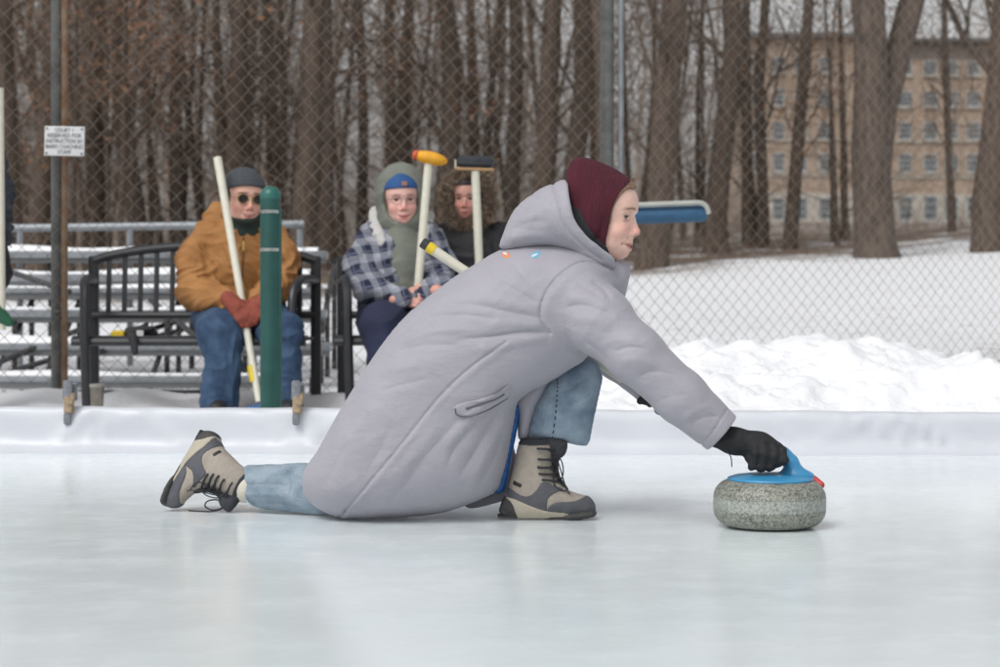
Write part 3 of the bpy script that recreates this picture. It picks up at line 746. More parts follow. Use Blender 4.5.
for i, (fx, tx, wpx, Y, pi_, lab) in enumerate(BIG):
    p = [protoA, protoB, protoC][pi_]; s_ = (L(wpx*.84, Y)/2)/.195
    loc = ground_at(fx, Y); top = P(tx, 0, Y); lean = math.atan2(top[0]-loc[0], top[2]-loc[2])
    if pi_ in used: dup(p, loc, i*1.7, s_, (lean, 0), lab, max(.8, min(1.1, s_)))
    else: used.add(pi_); put(p, loc, i*1.7, s_, (lean, 0), lab, 1)
t = make_tree('forked_tree', 21, 15, .265, 3, 14, [0, 3, 3], bark2, 'massive grey forked tree standing in the snow before the brick building', 'tree', None, fork=(1.5, .37, .19), limb=2.6)
loc = ground_at(877, 28.5); top = P(855, 0, 28.5); put(t, loc, 0, 1, (math.atan2(top[0]-loc[0], top[2]-loc[2]), 0))
# saplings and understory
LABS = 'thin leafless sapling in the crowded wood behind the fence'
LABL = 'sapling with rust coloured dry leaves in the wood behind the fence'
S = [make_tree('sapling', 31+k, 7.5, .035+.012*k, .4, 24, [0, 3, 4], bark, LABS, 'sapling', 'bare saplings in the wood', limb=1.9) for k in range(4)]
Sl = [make_tree('leafy_sapling', 51+k, 6.0, .04, .9, 18, [0, 3, 3], bark, LABL, 'sapling', 'saplings still holding dry leaves', leaves=480, limb=1.7, leafsz=.042) for k in range(2)]
rs = np.random.RandomState(77)
first = set()
cnt = 0
while cnt < 60:
    px = rs.uniform(-60, 1060); Y = rs.uniform(30, 50)
    if px > 735 and rs.rand() < .76: continue
    if 640 < px < 700 and rs.rand() < .5: continue
    k = rs.randint(4); s_ = rs.uniform(.8, 1.7); loc = ground_at(px, Y); a = (rs.randn()*.06, rs.randn()*.06)
    if k in first: dup(S[k], loc, rs.rand()*6.28, s_, a, None, s_)
    else: first.add(k); put(S[k], loc, 0, s_, a, None, s_)
    cnt += 1
LF = [(72, 28), (132, 30), (95, 33), (110, 30), (85, 29), (122, 28), (150, 33), (45, 32), (405, 33), (412, 36), (345, 38), (480, 38), (570, 40), (705, 38), (838, 34), (832, 36), (950, 38), (20, 30)]
for i, (px, Y) in enumerate(LF):
    loc = ground_at(px, Y); s_ = .9+.35*rs.rand()
    if i < 2: put(Sl[i], loc, 0, s_, (0, 0), None, s_)
    else: dup(Sl[i % 2], loc, rs.rand()*6.28, s_, (rs.randn()*.05, 0), None, s_)
# far wood: one mass, its bark colour paled in place of haze
g = MB(); rs = np.random.RandomState(5)
for i in range(60):
    Y = rs.uniform(52, 105); px = rs.uniform(-140, 745) if rs.rand() < .78 else rs.uniform(1040, 1500)
    X = (px-500)*Y/F; z = gz1(X, Y); r = rs.uniform(.03, .13); H = rs.uniform(13, 24); a = rs.randn(2)*.5; b_ = rs.randn(2)*.3
    g.tube([(X, Y, z-.3), (X+a[0]*.5, Y, z+H*.12), (X+a[0]*.6+.12*rs.randn(), Y, z+H*.22), (X+a[0]*.8+.2*rs.randn(), Y, z+H*.36), (X+a[0]+b_[0], Y, z+H*.65), (X+a[0]+b_[0]*2, Y, z+H)], [r, r*.95, r*.9, r*.8, r*.6, r*.15], 5, cap=False)
for i in range(9500):
    Y = rs.uniform(44, 95); px = rs.uniform(-140, 745) if rs.rand() < .84 else (rs.uniform(745, 1040) if rs.rand() < .2 else rs.uniform(1040, 1500))
    X = (px-500)*Y/F; z = gz1(X, Y)+11*rs.rand()**1.9; d = dirs(rs); d[2] = abs(d[2])*.9+.25; ln = rs.uniform(.6, 2.6); r = rs.uniform(.004, .014)
    p = np.array([X, Y, z]); q = p+d*ln*.5+.12*rs.randn(3); q2 = q+(d+.4*dirs(rs))*ln*.5
    g.tube([p, q, q2], [r, r*.8, r*.4], 3, cap=False)
tag(build('far_wood', g.v, g.f, mat('far_wood_haze_bark', (.23, .185, .155), .95, col2=(.34, .285, .245), scale=.35, detail=6), None, smooth=False), 'dense brown leafless wood fading behind the nearer trunks', 'woodland', kind='stuff')
# brush on the forest floor
g = MB(); rs = np.random.RandomState(6)
for i in range(3200):
    Y = rs.uniform(27, 46); px = rs.uniform(-100, 1080)
    X = (px-500)*Y/F
    if Y-.9*X < 25+3*rs.rand(): continue
    if px > 740 and rs.rand() < .75: continue
    z = gz1(X, Y)-.03; d = dirs(rs)*.6; d[2] = .5+abs(d[2]); ln = rs.uniform(.2, 1.1)*(1.4 if rs.rand() < .2 else .8); r = rs.uniform(.003, .009)
    p = np.array([X, Y, z]); q = p+d*ln*.5; q2 = q+(d+.5*dirs(rs))*ln*.5; g.tube([p, q, q2], [r, r*.8, r*.5], 3, cap=False)
tag(build('undergrowth', g.v, g.f, twigm, None, smooth=False), 'tangled bare undergrowth along the edge of the wood', 'undergrowth', kind='stuff')

# ================================================================== brick building far behind
BY = 200.0; S10 = BY/F
brick = mat('brick', (.31, .23, .17), .85, col2=(.41, .325, .255), scale=1.2, bump=.2, bscale=20)
stone_m = mat('limestone', (.42, .39, .34), .8, var=.12, scale=.8)
glass = mat('window_glass', (.05, .07, .085), .15); wfr = mat('window_frame', (.50, .52, .52), .5); roofm = mat('roof_dark', (.12, .115, .115), .7)
bd = thing('brick_building', (30, BY, 7), 'four storey tan brick building with white framed windows and pale stone bands beyond the trees', 'building')
def bwin(pxc_, py, w_, h_, yf, nx_=3, ny_=3):
    c_ = P(pxc_, py, BY); x, z = c_[0], c_[2]; W, H = w_*S10, h_*S10
    o = MB().box((x, yf-.04, z), (W, .06, H)).build('window', glass, bd, smooth=False)
    g = MB(); fw = .09
    for sx_ in (-1, 1): g.box((x+sx_*(W/2-fw/2), yf-.10, z), (fw, .06, H))
    for sz_ in (-1, 1): g.box((x, yf-.103, z+sz_*(H/2-fw/2)), (W-2*fw, .06, fw))
    for k in range(1, nx_): g.box((x-W/2+W*k/nx_, yf-.096, z), (.055, .04, H-2*fw))
    for k in range(1, ny_): g.box((x, yf-.099, z-H/2+H*k/ny_), (W-2*fw-.01, .04, .055))
    ORG[o.name] = ORG[bd.name]; g.build('frame', wfr, o, smooth=False)
    MB().box((x, yf-.12, z-H/2-.13), (W+.3, .24, .2)).build('sill', stone_m, o, smooth=False)
def pblock(name, x0, x1, y0, y1, m_, ya, yb): 
    a = P(x0, y1, BY); b_ = P(x1, y0, BY); MB().box(((a[0]+b_[0])/2, (ya+yb)/2, (a[2]+b_[2])/2), (b_[0]-a[0], yb-ya, b_[2]-a[2])).build(name, m_, bd, smooth=False)
pblock('main_wall', 850, 1120, 60, 240, brick, BY, BY+16)
pblock('left_wing_wall', 742, 850, 42, 240, brick, BY-3, BY+14)
pblock('upper_storey', 862, 1120, 42, 60, mat('slate', (.20, .17, .16), .8, var=.15, scale=1), BY+.6, BY+15)
pblock('roof', 735, 856, 37, 42, roofm, BY-3.6, BY+14.6); pblock('roof', 856.2, 1126, 38, 42, roofm, BY-.4, BY+15.6)
for x0, x1, yf in ((850.2, 1120, BY), (741.8, 849.8, BY-3)):
    for py in (141, 176): pblock('stone_band', x0, x1, py, py+2.2, stone_m, yf-.15, yf)
    pblock('ground_floor_stone', x0, x1, 194, 239, stone_m, yf-.12, yf)
for px in (905, 930, 951, 973, 996, 1020):
    for py, hh in ((66+2, 14), (99, 15), (131, 17), (163, 18), (208, 24)): bwin(px, py, 13, hh, BY-.02 if py < 190 else BY-.14)
for px in (752, 774, 796, 820):
    for py, hh in ((68, 15), (100, 16), (133, 17), (164, 18), (210, 22)): bwin(px, py, 12, hh, BY-3.02 if py < 190 else BY-3.14)
# ================================================================== heads
def head_local(mouth=0., smile=.5):
    h = union([ell((-.012, 0, .032), (.100, .078, .088)), ell((.030, 0, -.035), (.060, .060, .076)), ell((.036, 0, .030), (.058, .064, .052)),
               ell((.020, 0, -.074), (.055, .054, .040))], .03)
    h2 = union([h, ell((.056, 0, -.098), (.020, .022, .019))], .022)
    ch = union([ell((.056, .036, -.042), (.028, .025, .024)), ell((.056, -.036, -.042), (.028, .025, .024)), ell((.080, 0, .008), (.012, .042, .009)), ell((.070, 0, -.082), (.018, .030, .022))], .01)
    ns = union([cone((.0805, 0, .002), (.0990, 0, -.041), .0062, .0090), ell((.0985, 0, -.0455), (.0105, .0115, .0095)), ell((.088, .0125, -.051), (.010, .0065, .0075)), ell((.088, -.0125, -.051), (.010, .0065, .0075))], .006)
    nas = union([cone((.083, -.012, -.0985), (.083, .012, -.0985), .0045, .0045), ell((.101, 0, -.002), (.010, .016, .010)), cone((.084, .019, -.052), (.070, .034, -.078), .0022, .0018), cone((.084, -.019, -.052), (.070, -.034, -.078), .0022, .0018), cone((.082, .020, -.013), (.076, .040, -.017), .0016, .0012), cone((.082, -.020, -.013), (.076, -.040, -.017), .0016, .0012), cone((.088, .030, .0045), (.078, .046, .001), .0016, .0010), cone((.088, -.030, .0045), (.078, -.046, .001), .0016, .0010)], 0)
    soc = union([ell((.096, .033, -.006), (.020, .019, .013)), ell((.096, -.033, -.006), (.020, .019, .013))], 0)
    lid = union([ell((.0655, .031, -.0075), (.0155, .0155, .0145)), ell((.0655, -.031, -.0075), (.0155, .0155, .0145))], 0)
    slot = union([ell((.082, .032, -.008), (.016, .0130, .0034)), ell((.082, -.032, -.008), (.016, .0130, .0034))], 0)
    up_ = [(.0640, -.0300, -.0835+.0095*smile), (.0745, -.017, -.0800+.003*smile), (.0800, -.005, -.0768), (.0796, 0, -.0780), (.0800, .005, -.0768), (.0745, .017, -.0800+.003*smile), (.0640, .0300, -.0835+.0095*smile)]
    lo_ = [(.0655, -.0270, -.0845+.0090*smile), (.0735, -.015, -.0885), (.0775, 0, -.0898), (.0735, .015, -.0885), (.0655, .0270, -.0845+.0090*smile)]
    md_ = [(.0670, -.0330, -.0838+.0100*smile), (.0800, -.017, -.0835+.0025*smile), (.0880, 0, -.0832), (.0800, .017, -.0835+.0025*smile), (.0670, .0330, -.0838+.0100*smile)]
    lips = union([chain([(np.array(p), .0042 if 0 < k < 6 else .0028) for k, p in enumerate(up_)], .001), chain([(np.array(p), .0052 if 0 < k < 4 else .0028) for k, p in enumerate(lo_)], .001)], .0015)
    slit = chain([(np.array(p), (.0016+mouth) if 0 < k < 4 else .0012) for k, p in enumerate(md_)], .001)
    ear = union([ell((-.008, .079, -.018), (.018, .008, .031)), ell((-.008, -.079, -.018), (.018, .008, .031))], 0)
    neck = cone((-.022, 0, -.07), (-.045, 0, -.19), .050, .056)
    def f(X, Y, Z):
        a = smin(h2(X, Y, Z), ch(X, Y, Z), .014)
        a = smax(a, -soc(X, Y, Z), .012); a = smin(a, lid(X, Y, Z), .006)
        a = smax(a, -nas(X, Y, Z), .006); a = smax(a, -slot(X, Y, Z), .002)
        a = smin(a, ns(X, Y, Z), .010); a = smin(a, lips(X, Y, Z), .004)
        a = smax(a, -slit(X, Y, Z), .002); a = smin(a, ear(X, Y, Z), .006)
        return smin(a, neck(X, Y, Z), .02)
    return f
def frame(yaw, pitch=0, roll=0):
    """local x forward, y left, z up -> world; yaw 0 faces +X, -90 faces the camera"""
    return rotm('z', yaw) @ rotm('y', pitch) @ rotm('x', roll)
def placef(f, O, R, s=1.):
    O = np.array(O, float)
    def g(X, Y, Z):
        x, y, z = (X-O[0])/s, (Y-O[1])/s, (Z-O[2])/s
        return s*f(R[0,0]*x+R[1,0]*y+R[2,0]*z, R[0,1]*x+R[1,1]*y+R[2,1]*z, R[0,2]*x+R[1,2]*y+R[2,2]*z)
    return g
def face_tint(Lc, skin, flush, lip, brow, browk=1., smile=.5, teeth=0.):
    x, y, z = Lc[:, 0], Lc[:, 1], Lc[:, 2]; ay = np.abs(y)
    C = np.tile(np.array(skin), (len(x), 1)); nz = 1+.05*wob(x*1., y+z, 60, 3)+.035*wob(x-z, y+z, 240, 4); C *= nz[:, None]
    def mixin(w_, c): 
        nonlocal C; w_ = np.clip(w_, 0, 1)[:, None]; C = C*(1-w_)+np.array(c)*w_
    g = lambda cx, cy, cz, rx, ry, rz: np.exp(-(((x-cx)/rx)**2+((ay-cy)/ry)**2+((z-cz)/rz)**2))
    mixin(.5*g(.07, .040, -.045, .05, .026, .024), flush); mixin(.75*g(.104, 0, -.045, .02, .014, .016), flush); mixin(.5*g(.07, 0, -.105, .03, .03, .012), flush)
    mixin(.8*(x < .01)*(ay > .07), flush)
    mixin(.22*g(.075, .032, -.020, .03, .02, .007), (skin[0]*.6, skin[1]*.5, skin[2]*.5))
    zc = -.0832+.0095*smile*(ay/.029)**2
    mixin(.95*np.exp(-((ay/.0285)**4+((z-zc)/(.0092-.13*ay))**4))*(x > .055), lip)
    mixin(1.0*np.exp(-((ay/.0325)**6+((z-zc)/.0020)**2))*(x > .055), (.09, .022, .02))
    if teeth: mixin(teeth*np.exp(-((ay/.017)**6+((z-zc-.0002)/.0014)**2))*(x > .055), (.55, .50, .45))
    bz = .0155-.10*np.abs(ay-.030)**1.0*(ay > .03)-.06*np.abs(ay-.03)*(ay <= .03)
    mixin(browk*np.exp(-(((z-bz)/.0042)**2))*np.exp(-(((ay-.032)/.021)**6))*(x > .04), brow)
    mixin(.9*np.exp(-(((z+.0038)/.0022)**2))*np.exp(-(((ay-.032)/.0145)**6))*(x > .055), (.05, .03, .025))
    mixin(.9*np.exp(-(((z+.0565)/.0028)**2+((ay-.0075)/.0035)**2))*(x > .085), (.15, .04, .03))
    return C
def skin_mat(name):
    m = bpy.data.materials.new(name); m.use_nodes = True; nt = m.node_tree; b = nt.nodes['Principled BSDF']
    a = nt.nodes.new('ShaderNodeAttribute'); a.attribute_name = 'tint'; nt.links.new(a.outputs['Color'], b.inputs['Base Color'])
    b.inputs['Roughness'].default_value = .48; b.inputs['Subsurface Weight'].default_value = .12; b.inputs['Subsurface Radius'].default_value = (.01, .004, .002); b.inputs['Subsurface Scale'].default_value = .4
    tcn = nt.nodes.new('ShaderNodeTexCoord'); bp = nt.nodes.new('ShaderNodeBump'); bp.inputs['Strength'].default_value = .22; bp.inputs['Distance'].default_value = .002
    nt.links.new(noise(nt, tcn.outputs['Object'], 230, 5), bp.inputs['Height']); nt.links.new(bp.outputs[0], b.inputs['Normal']); return m
SKIN = skin_mat('skin')
def body(parent, O, R, s, h, rest, skin, flush, lip, brow, mouth=0., browk=1., smile=.5, teeth=0.):
    """one mesh: finely meshed head with neck, and the coarser rest of the body under the clothes"""
    f = placef(head_local(mouth, smile), O, R, s); O = np.array(O)
    V, Q = nets(f, O-np.array([.155, .155, .20])*s, O+np.array([.155, .155, .145])*s, h)
    V = smoothmesh(V, Q, 1, .35)
    V, Q = split4(V, Q); V = project(V, f, 2, .0005, .002)
    C = face_tint(((V-O) @ R)/s, skin, flush, lip, brow, browk, smile, teeth)
    VV, QQ, CC = [V], [Q], [C]; n = len(V)
    for fn, lo, hi, hh in rest:
        v, q = nets(fn, lo, hi, hh); v = smoothmesh(v, q, 1); VV.append(v); QQ.append(q+n); CC.append(np.tile(np.array(skin)*.97+np.array(flush)*.03, (len(v), 1))); n += len(v)
    V = np.concatenate(VV); V[:, 2] = np.maximum(V[:, 2], .012)
    o = build('body', V, np.concatenate(QQ), SKIN, parent)
    C = np.concatenate(CC); at = o.data.color_attributes.new('tint', 'FLOAT_COLOR', 'POINT')
    at.data.foreach_set('color', np.concatenate([C, np.ones((len(C), 1))], 1).astype(np.float32).ravel())
    return f
m_scl = mat('eye_white', (.36, .33, .31), .25); m_iris = mat('eye_iris', (.07, .10, .11), .2); m_pup = mat('eye_pupil', (.006, .006, .006), .15); m_lash = mat('eyelash', (.025, .015, .012), .7)
def eyes(parent, O, R, s, gaze=(1, 0, -.05)):
    g3 = np.array(gaze, float); g3 /= np.linalg.norm(g3)
    for sd in (-1, 1):
        c_ = np.array(O)+R @ (np.array([.0665, sd*.031, -.0078])*s)
        d = R @ g3; u = np.cross(d, [0, 0, 1.]); u /= np.linalg.norm(u); v_ = np.cross(u, d); M = np.stack([u, v_, d], 1)
        r = .0128*s
        g = MB(); g.lathe(c_, [(r*sin(a), r*cos(a)) for a in np.linspace(.02, pi-.02, 14)], 20, rot=M); e = g.build('eyeball', m_scl, parent, ang=80)
        MB().lathe(c_, [(r*1.015*sin(a), r*1.015*cos(a)) for a in np.linspace(.01, .60, 5)], 16, rot=M).build('iris', m_iris, e, ang=80)
        MB().lathe(c_, [(r*1.03*sin(a), r*1.03*cos(a)) for a in np.linspace(.01, .28, 4)], 12, rot=M).build('pupil', m_pup, e, ang=80)
        q = []
        for t_ in np.linspace(-.0125, .0125, 9):
            zz = -.0048-(t_/.0125)**2*.0028; q.append(np.array(O)+R @ (np.array([.0660+math.sqrt(max(1e-6, .0155**2-t_**2-(zz+.0075)**2))+.0006, sd*.031+t_, zz])*s))
        MB().tube(q, [.0004]+[.00095*s]*7+[.0004], 5).build('eyelashes', m_lash, parent)

# ================================================================== the kneeling woman
YC = 5.34
wm = thing('person', P(420, 519, YC)*np.array([1, 1, 0]), 'kneeling woman in a long lavender grey coat and maroon hat sliding a stone', 'person')
coatm = mat('coat_cloth', (.335, .323, .363), .62, var=.035, scale=14, bump=.16, bscale=110, sheen=.15, spec=.35)
nt = coatm.node_tree; bmain = [n for n in nt.nodes if n.type == 'BUMP'][0]; tcn = nt.nodes.new('ShaderNodeTexCoord'); mpn = nt.nodes.new('ShaderNodeMapping'); mpn.inputs['Rotation'].default_value = (0, .75, 0); mpn.inputs['Scale'].default_value = (1.0, 1, 3.2); nt.links.new(tcn.outputs['Object'], mpn.inputs[0])
b2 = nt.nodes.new('ShaderNodeBump'); b2.inputs['Strength'].default_value = .55; b2.inputs['Distance'].default_value = .009; nt.links.new(noise(nt, mpn.outputs[0], 9, 3, .5), b2.inputs['Height']); nt.links.new(b2.outputs[0], bmain.inputs['Normal'])
# wrinkle map in the plane of the figure
WX0, WX1, WY0, WY1 = 280, 760, 140, 535
gx, gy = np.meshgrid(np.arange(WX0, WX1+1), np.arange(WY0, WY1+1), indexing='ij'); WM = np.zeros(gx.shape)
def crease(pts, w_, amp, taper=True, asym=0.):
    global WM
    pts = [np.array(p, float) for p in spline(pts, 5)]; n = len(pts)-1
    best = np.full(gx.shape, 1e9); tt = np.zeros(gx.shape); sg = np.zeros(gx.shape)
    for i in range(n):
        a, b = pts[i], pts[i+1]; e = b-a; q = e@e+1e-9
        t = np.clip(((gx-a[0])*e[0]+(gy-a[1])*e[1])/q, 0, 1); dx = gx-a[0]-t*e[0]; dy = gy-a[1]-t*e[1]; d = np.hypot(dx, dy)
        m_ = d < best; best = np.where(m_, d, best); tt = np.where(m_, (i+t)/n, tt); sg = np.where(m_, np.sign(e[0]*dy-e[1]*dx), sg)
    k = amp*(np.exp(-(best/w_)**2) if amp > 0 else np.exp(-(best/(w_*.85))**1.25))
    if asym: k = k+asym*np.exp(-((best-w_*1.5)/(w_*1.3))**2)*(sg > 0)
    if taper: k = k*np.clip(tt*5, 0, 1)*np.clip((1-tt)*3.5, 0, 1)
    WM += k*.0014
# broad cloth relief
gxf, gyf = gx.astype(float), gy.astype(float)
def rel(ang, s_along, s_across, amp, seed):
    global WM
    a = radians(ang); u = (gxf*cos(a)+gyf*sin(a))*s_along; v = (-gxf*sin(a)+gyf*cos(a))*s_across
    WM += amp*.0016*wob(u, v, 1., seed)
rel(-50, .010, .045, 1.4, 1); rel(10, .03, .03, .8, 4)
def rid(ang, sa, sc_, amp, seed):
    global WM
    a = radians(ang); u = (gxf*cos(a)+gyf*sin(a)); v = (-gxf*sin(a)+gyf*cos(a)); w1 = wob(u*sa, v*sc_*.5, 1., seed+3)
    r_ = wob(u*sa+.8*w1, v*sc_+1.2*w1, 1., seed); WM += amp*.001*(.5-1.1*np.abs(r_)**.7)*np.clip(.5+wob(u*.012, v*.012, 1., seed+7), 0, 1)
rid(-48, .012, .075, 1.5, 31); rid(-20, .018, .10, .9, 41); rid(60, .016, .07, .8, 43)
G = -1
crease([(340, 517), (365, 488), (400, 446), (439.5, 397), (470, 368), (506, 342)], 1.5, -3.6, False); crease([(343, 519), (368, 490), (403, 448), (442, 400), (473, 371), (508, 346)], 4, 1.6, False)
crease([(612, 268), (590, 262), (574, 265), (555, 280), (543, 300), (541, 318), (550, 333)], 1.8, -4.6, False); crease([(612, 272), (590, 267), (576, 270), (560, 284), (549, 303), (547, 318)], 6, 3.0)
for pts, w_, a in (
    ([(552, 333), (525, 332), (495, 336), (455, 340)], 2.6, -6), ([(545, 326), (515, 323), (480, 327)], 5, 3.0),
    ([(548, 340), (520, 342), (490, 348), (460, 350)], 5, 3.4), ([(542, 318), (510, 312), (475, 305), (440, 303)], 3, -3.4), ([(540, 312), (505, 302), (470, 295)], 5, 2.6),
    ([(540, 304), (515, 290), (490, 278)], 3, -2.4), ([(543, 296), (525, 278), (512, 262)], 3, -2.2), ([(500, 320), (465, 315), (430, 318), (400, 330)], 4, -3.2),
    ([(480, 330), (440, 330), (410, 338), (385, 352)], 4, 2.8), ([(460, 345), (425, 345), (395, 352)], 4, -3.0), ([(440, 300), (425, 312), (405, 335)], 5, -2.6),
    ([(470, 285), (445, 300), (430, 315)], 5, 2.4), ([(420, 365), (395, 368), (372, 378)], 6, 2.4), ([(430, 378), (400, 385), (380, 392)], 4, -2.4),
    ([(395, 420), (380, 450), (362, 480)], 9, -3.4), ([(375, 400), (355, 430), (335, 462)], 9, 3.2), ([(350, 440), (335, 465), (325, 490)], 6, -3),
    ([(505, 402), (490, 425), (474, 452), (458, 480)], 4, -5.2), ([(511, 408), (498, 435), (482, 465), (468, 492)], 6, 4.2), ([(498, 400), (478, 422), (455, 448), (446, 470)], 4, -4.2),
    ([(490, 402), (465, 425), (440, 455)], 7, 4.0), ([(505, 430), (492, 462), (476, 490)], 3.4, -4.0), ([(470, 408), (440, 440), (405, 478)], 7, -3.2), ([(440, 420), (415, 455), (390, 490)], 9, 3.0),
    ([(425, 460), (405, 485), (385, 508)], 6, -2.2), ([(455, 395), (440, 380), (425, 372)], 5, -2),
    # sleeve
    ([(563, 309), (580, 305), (603, 311), (615, 318)], 3.2, -3.6), ([(566, 300), (585, 296), (606, 301)], 5, 2.8), ([(570, 320), (590, 320), (612, 328)], 5, 2.6), ([(590, 280), (604, 290), (612, 303)], 3, -3.0),
    ([(575, 285), (590, 290), (602, 300)], 4, -2.4), ([(614, 352), (630, 347), (650, 350)], 3, -3.4), ([(600, 345), (622, 338), (640, 340)], 5, 2.4), ([(618, 362), (640, 360), (660, 368)], 5, 2.2), ([(636, 378), (655, 371), (676, 376)], 3.2, -2.4),
    ([(583, 340), (600, 352), (612, 368)], 4, -2.6), ([(658, 400), (680, 395), (700, 400)], 5, -2.0), ([(690, 425), (705, 417), (722, 418)], 3, -2.4), ([(683, 420), (698, 410), (715, 408)], 4, 1.8), ([(560, 345), (575, 356), (590, 368)], 5, 2.0)):
    crease(pts, w_, a)
crease([(700, 446), (712, 433), (727, 410)], 1.4, -2.2, False)
# hood
crease([(553, 183), (558, 200), (567, 228), (584, 247), (602, 260)], 1.7, -3.8, False); crease([(546, 187), (549, 208), (558, 232), (572, 246)], 5, 2.0)
for pts, w_, a in (([(520, 212), (530, 203), (545, 196)], 4, -3), ([(510, 232), (530, 222), (548, 222)], 5, -3), ([(505, 240), (530, 236), (555, 240)], 5, 2.6), ([(525, 225), (540, 212), (550, 205)], 5, 2.4), ([(530, 192), (538, 205), (535, 225)], 5, -2.2), ([(560, 236), (575, 247), (592, 254)], 4, -2.4)): crease(pts, w_, a)
def wmap(f, amp=1.):
    def g(X, Y, Z):
        px = 500+X*F/Y; py = HZ+(CH-Z)*F/Y
        ix = np.clip(px-WX0, 0, WX1-WX0-1.001); iy = np.clip(py-WY0, 0, WY1-WY0-1.001); i0 = ix.astype(int); j0 = iy.astype(int); fx = ix-i0; fy = iy-j0
        d = WM[i0, j0]*(1-fx)*(1-fy)+WM[i0+1, j0]*fx*(1-fy)+WM[i0, j0+1]*(1-fx)*fy+WM[i0+1, j0+1]*fx*fy
        return f(X, Y, Z)-amp*d*np.where(Y < YC+.02, 1, .3)
    return g
coat_px = [(500,250),(478,262),(455,276),(430,295),(402,320),(378,350),(357,383),(335,420),(318,450),(305,468),(300.5,482),(303,494),(313,506),(325,513),(342,518),(385,519),(420,517),(445,513),(461,507),(481,499),(497,490),(502,477),(508,454),(514,420),(518,402),(530,392.5),(548,383),(565,373),(582,361),(600,345),(612,325),(619,305),(624,285),(621,264),(606,251),(590,243),(560,240),(530,242)]
coat_body = puff(pxpoly(coat_px, YC, 3), YC, .195, .085, 700, ycf=lambda x, z: YC+.03*np.clip((.35-z)/.35, 0, 1)+0*x)
def PX(a, b, Y): return P(a, b, Y)
sl = [(PX(572, 292, 5.22), L(31, 5.2)), (PX(600, 322, 5.17), L(33, 5.2)), (PX(635, 354, 5.13), L(28, 5.13)), (PX(680, 396, 5.13), L(26.5, 5.13)), (PX(735, 445, 5.15), L(22.0, 5.15))]
e_ = (PX(735, 418, 5.15)+PX(708, 450, 5.15))/2
cd = PX(735, 445, 5.15)-PX(680, 396, 5.13); cd /= np.linalg.norm(cd)
nrm = PX(721.5, 434, 5.15)+0*cd
cutn = np.array([.70, 0, -.60])
sleeve = sub(inter(chain(sl, .02), half(PX(722, 434, 5.15), cutn), .004), cone(PX(712, 424, 5.15), PX(760, 466, 5.15), L(17, 5.15), L(17, 5.15)), .003)
farsl = chain([(PX(585, 300, 5.52), .085), (PX(620, 352, 5.50), .075), (PX(648, 384, 5.42), .052)], .02)
placket = puff(pxpoly([(598,256),(612,259),(628,263),(629,272),(626,290),(620,308),(608,304),(596,285)], 5.33, 3), 5.33, .11, .04, 300)
def coat_f(X, Y, Z): return smin(smin(smin(coat_body(X, Y, Z), sleeve(X, Y, Z), .022), farsl(X, Y, Z), .03), placket(X, Y, Z), .012)
coat = wmap(coat_f)
lo = P(292, 530, 5.0); hi = P(748, 238, 5.62); lo[1] = 5.02; hi[1] = 5.66; lo[2] = -.02
blob('coat', coat, lo, hi, .0052, coatm, wm, sm=1, floor=.006, fine=True)
coat_o = bpy.data.objects['coat']
# hood worn down behind the head
hood_px = [(499,249),(502,233),(513,209),(533,191),(552,182),(566,180),(568.5,200),(573,220),(584,236),(599,249),(612,260),(611,270),(592,264),(570,252),(545,247),(520,249)]
hood_ext = [(499,249),(502,233),(513,209),(533,191),(552,182),(570,176),(600,180),(630,205),(635,240),(625,278),(592,274),(570,257),(545,249),(520,250)]
YH = 5.30
hood_f = wmap(inter(puff(pxpoly(hood_ext, YH, 3), YH, .135, .07, 600), extr(pxpoly(hood_px, YH, 3)), .010))
lo = P(490, 275, YH); hi = P(620, 170, YH); lo[1] = 5.12; hi[1] = 5.48
blob('hood', hood_f, lo, hi, .005, coatm, wm, sm=1, fine=True)
# coat lining and the far front panel
blob('lining', puff(pxpoly([(512,402),(520,404),(518,425),(513,450),(508,478),(504,491),(494,492),(500,470),(508,440)], 5.36, 2), 5.36, .03, .006, 60), P(485, 505, 5.3)-[0,.1,0], P(530, 390, 5.5)+[0,.1,0], .004, mat('lining_blue', (.010, .095, .31), .5, var=.3, scale=60), wm)
blob('coat_far_panel', wmap(puff(pxpoly([(516,392),(550,374),(545,392),(537,408),(531,424),(528,440),(523,441.5),(518,438),(518,415)], 5.36, 2), 5.37, .045, .012, 100)), P(455, 520, 5.20)-[0,.1,0], P(560, 370, 5.5)+[0,.1,0], .006, coatm, wm)
blob('coat_far_hem', puff(pxpoly([(512,440),(517,470),(512,496),(500,502),(470,509),(465,500),(500,480)], 5.44, 2), 5.44, .03, .03, 100), P(455, 520, 5.30), P(530, 430, 5.55), .006, coatm, wm)
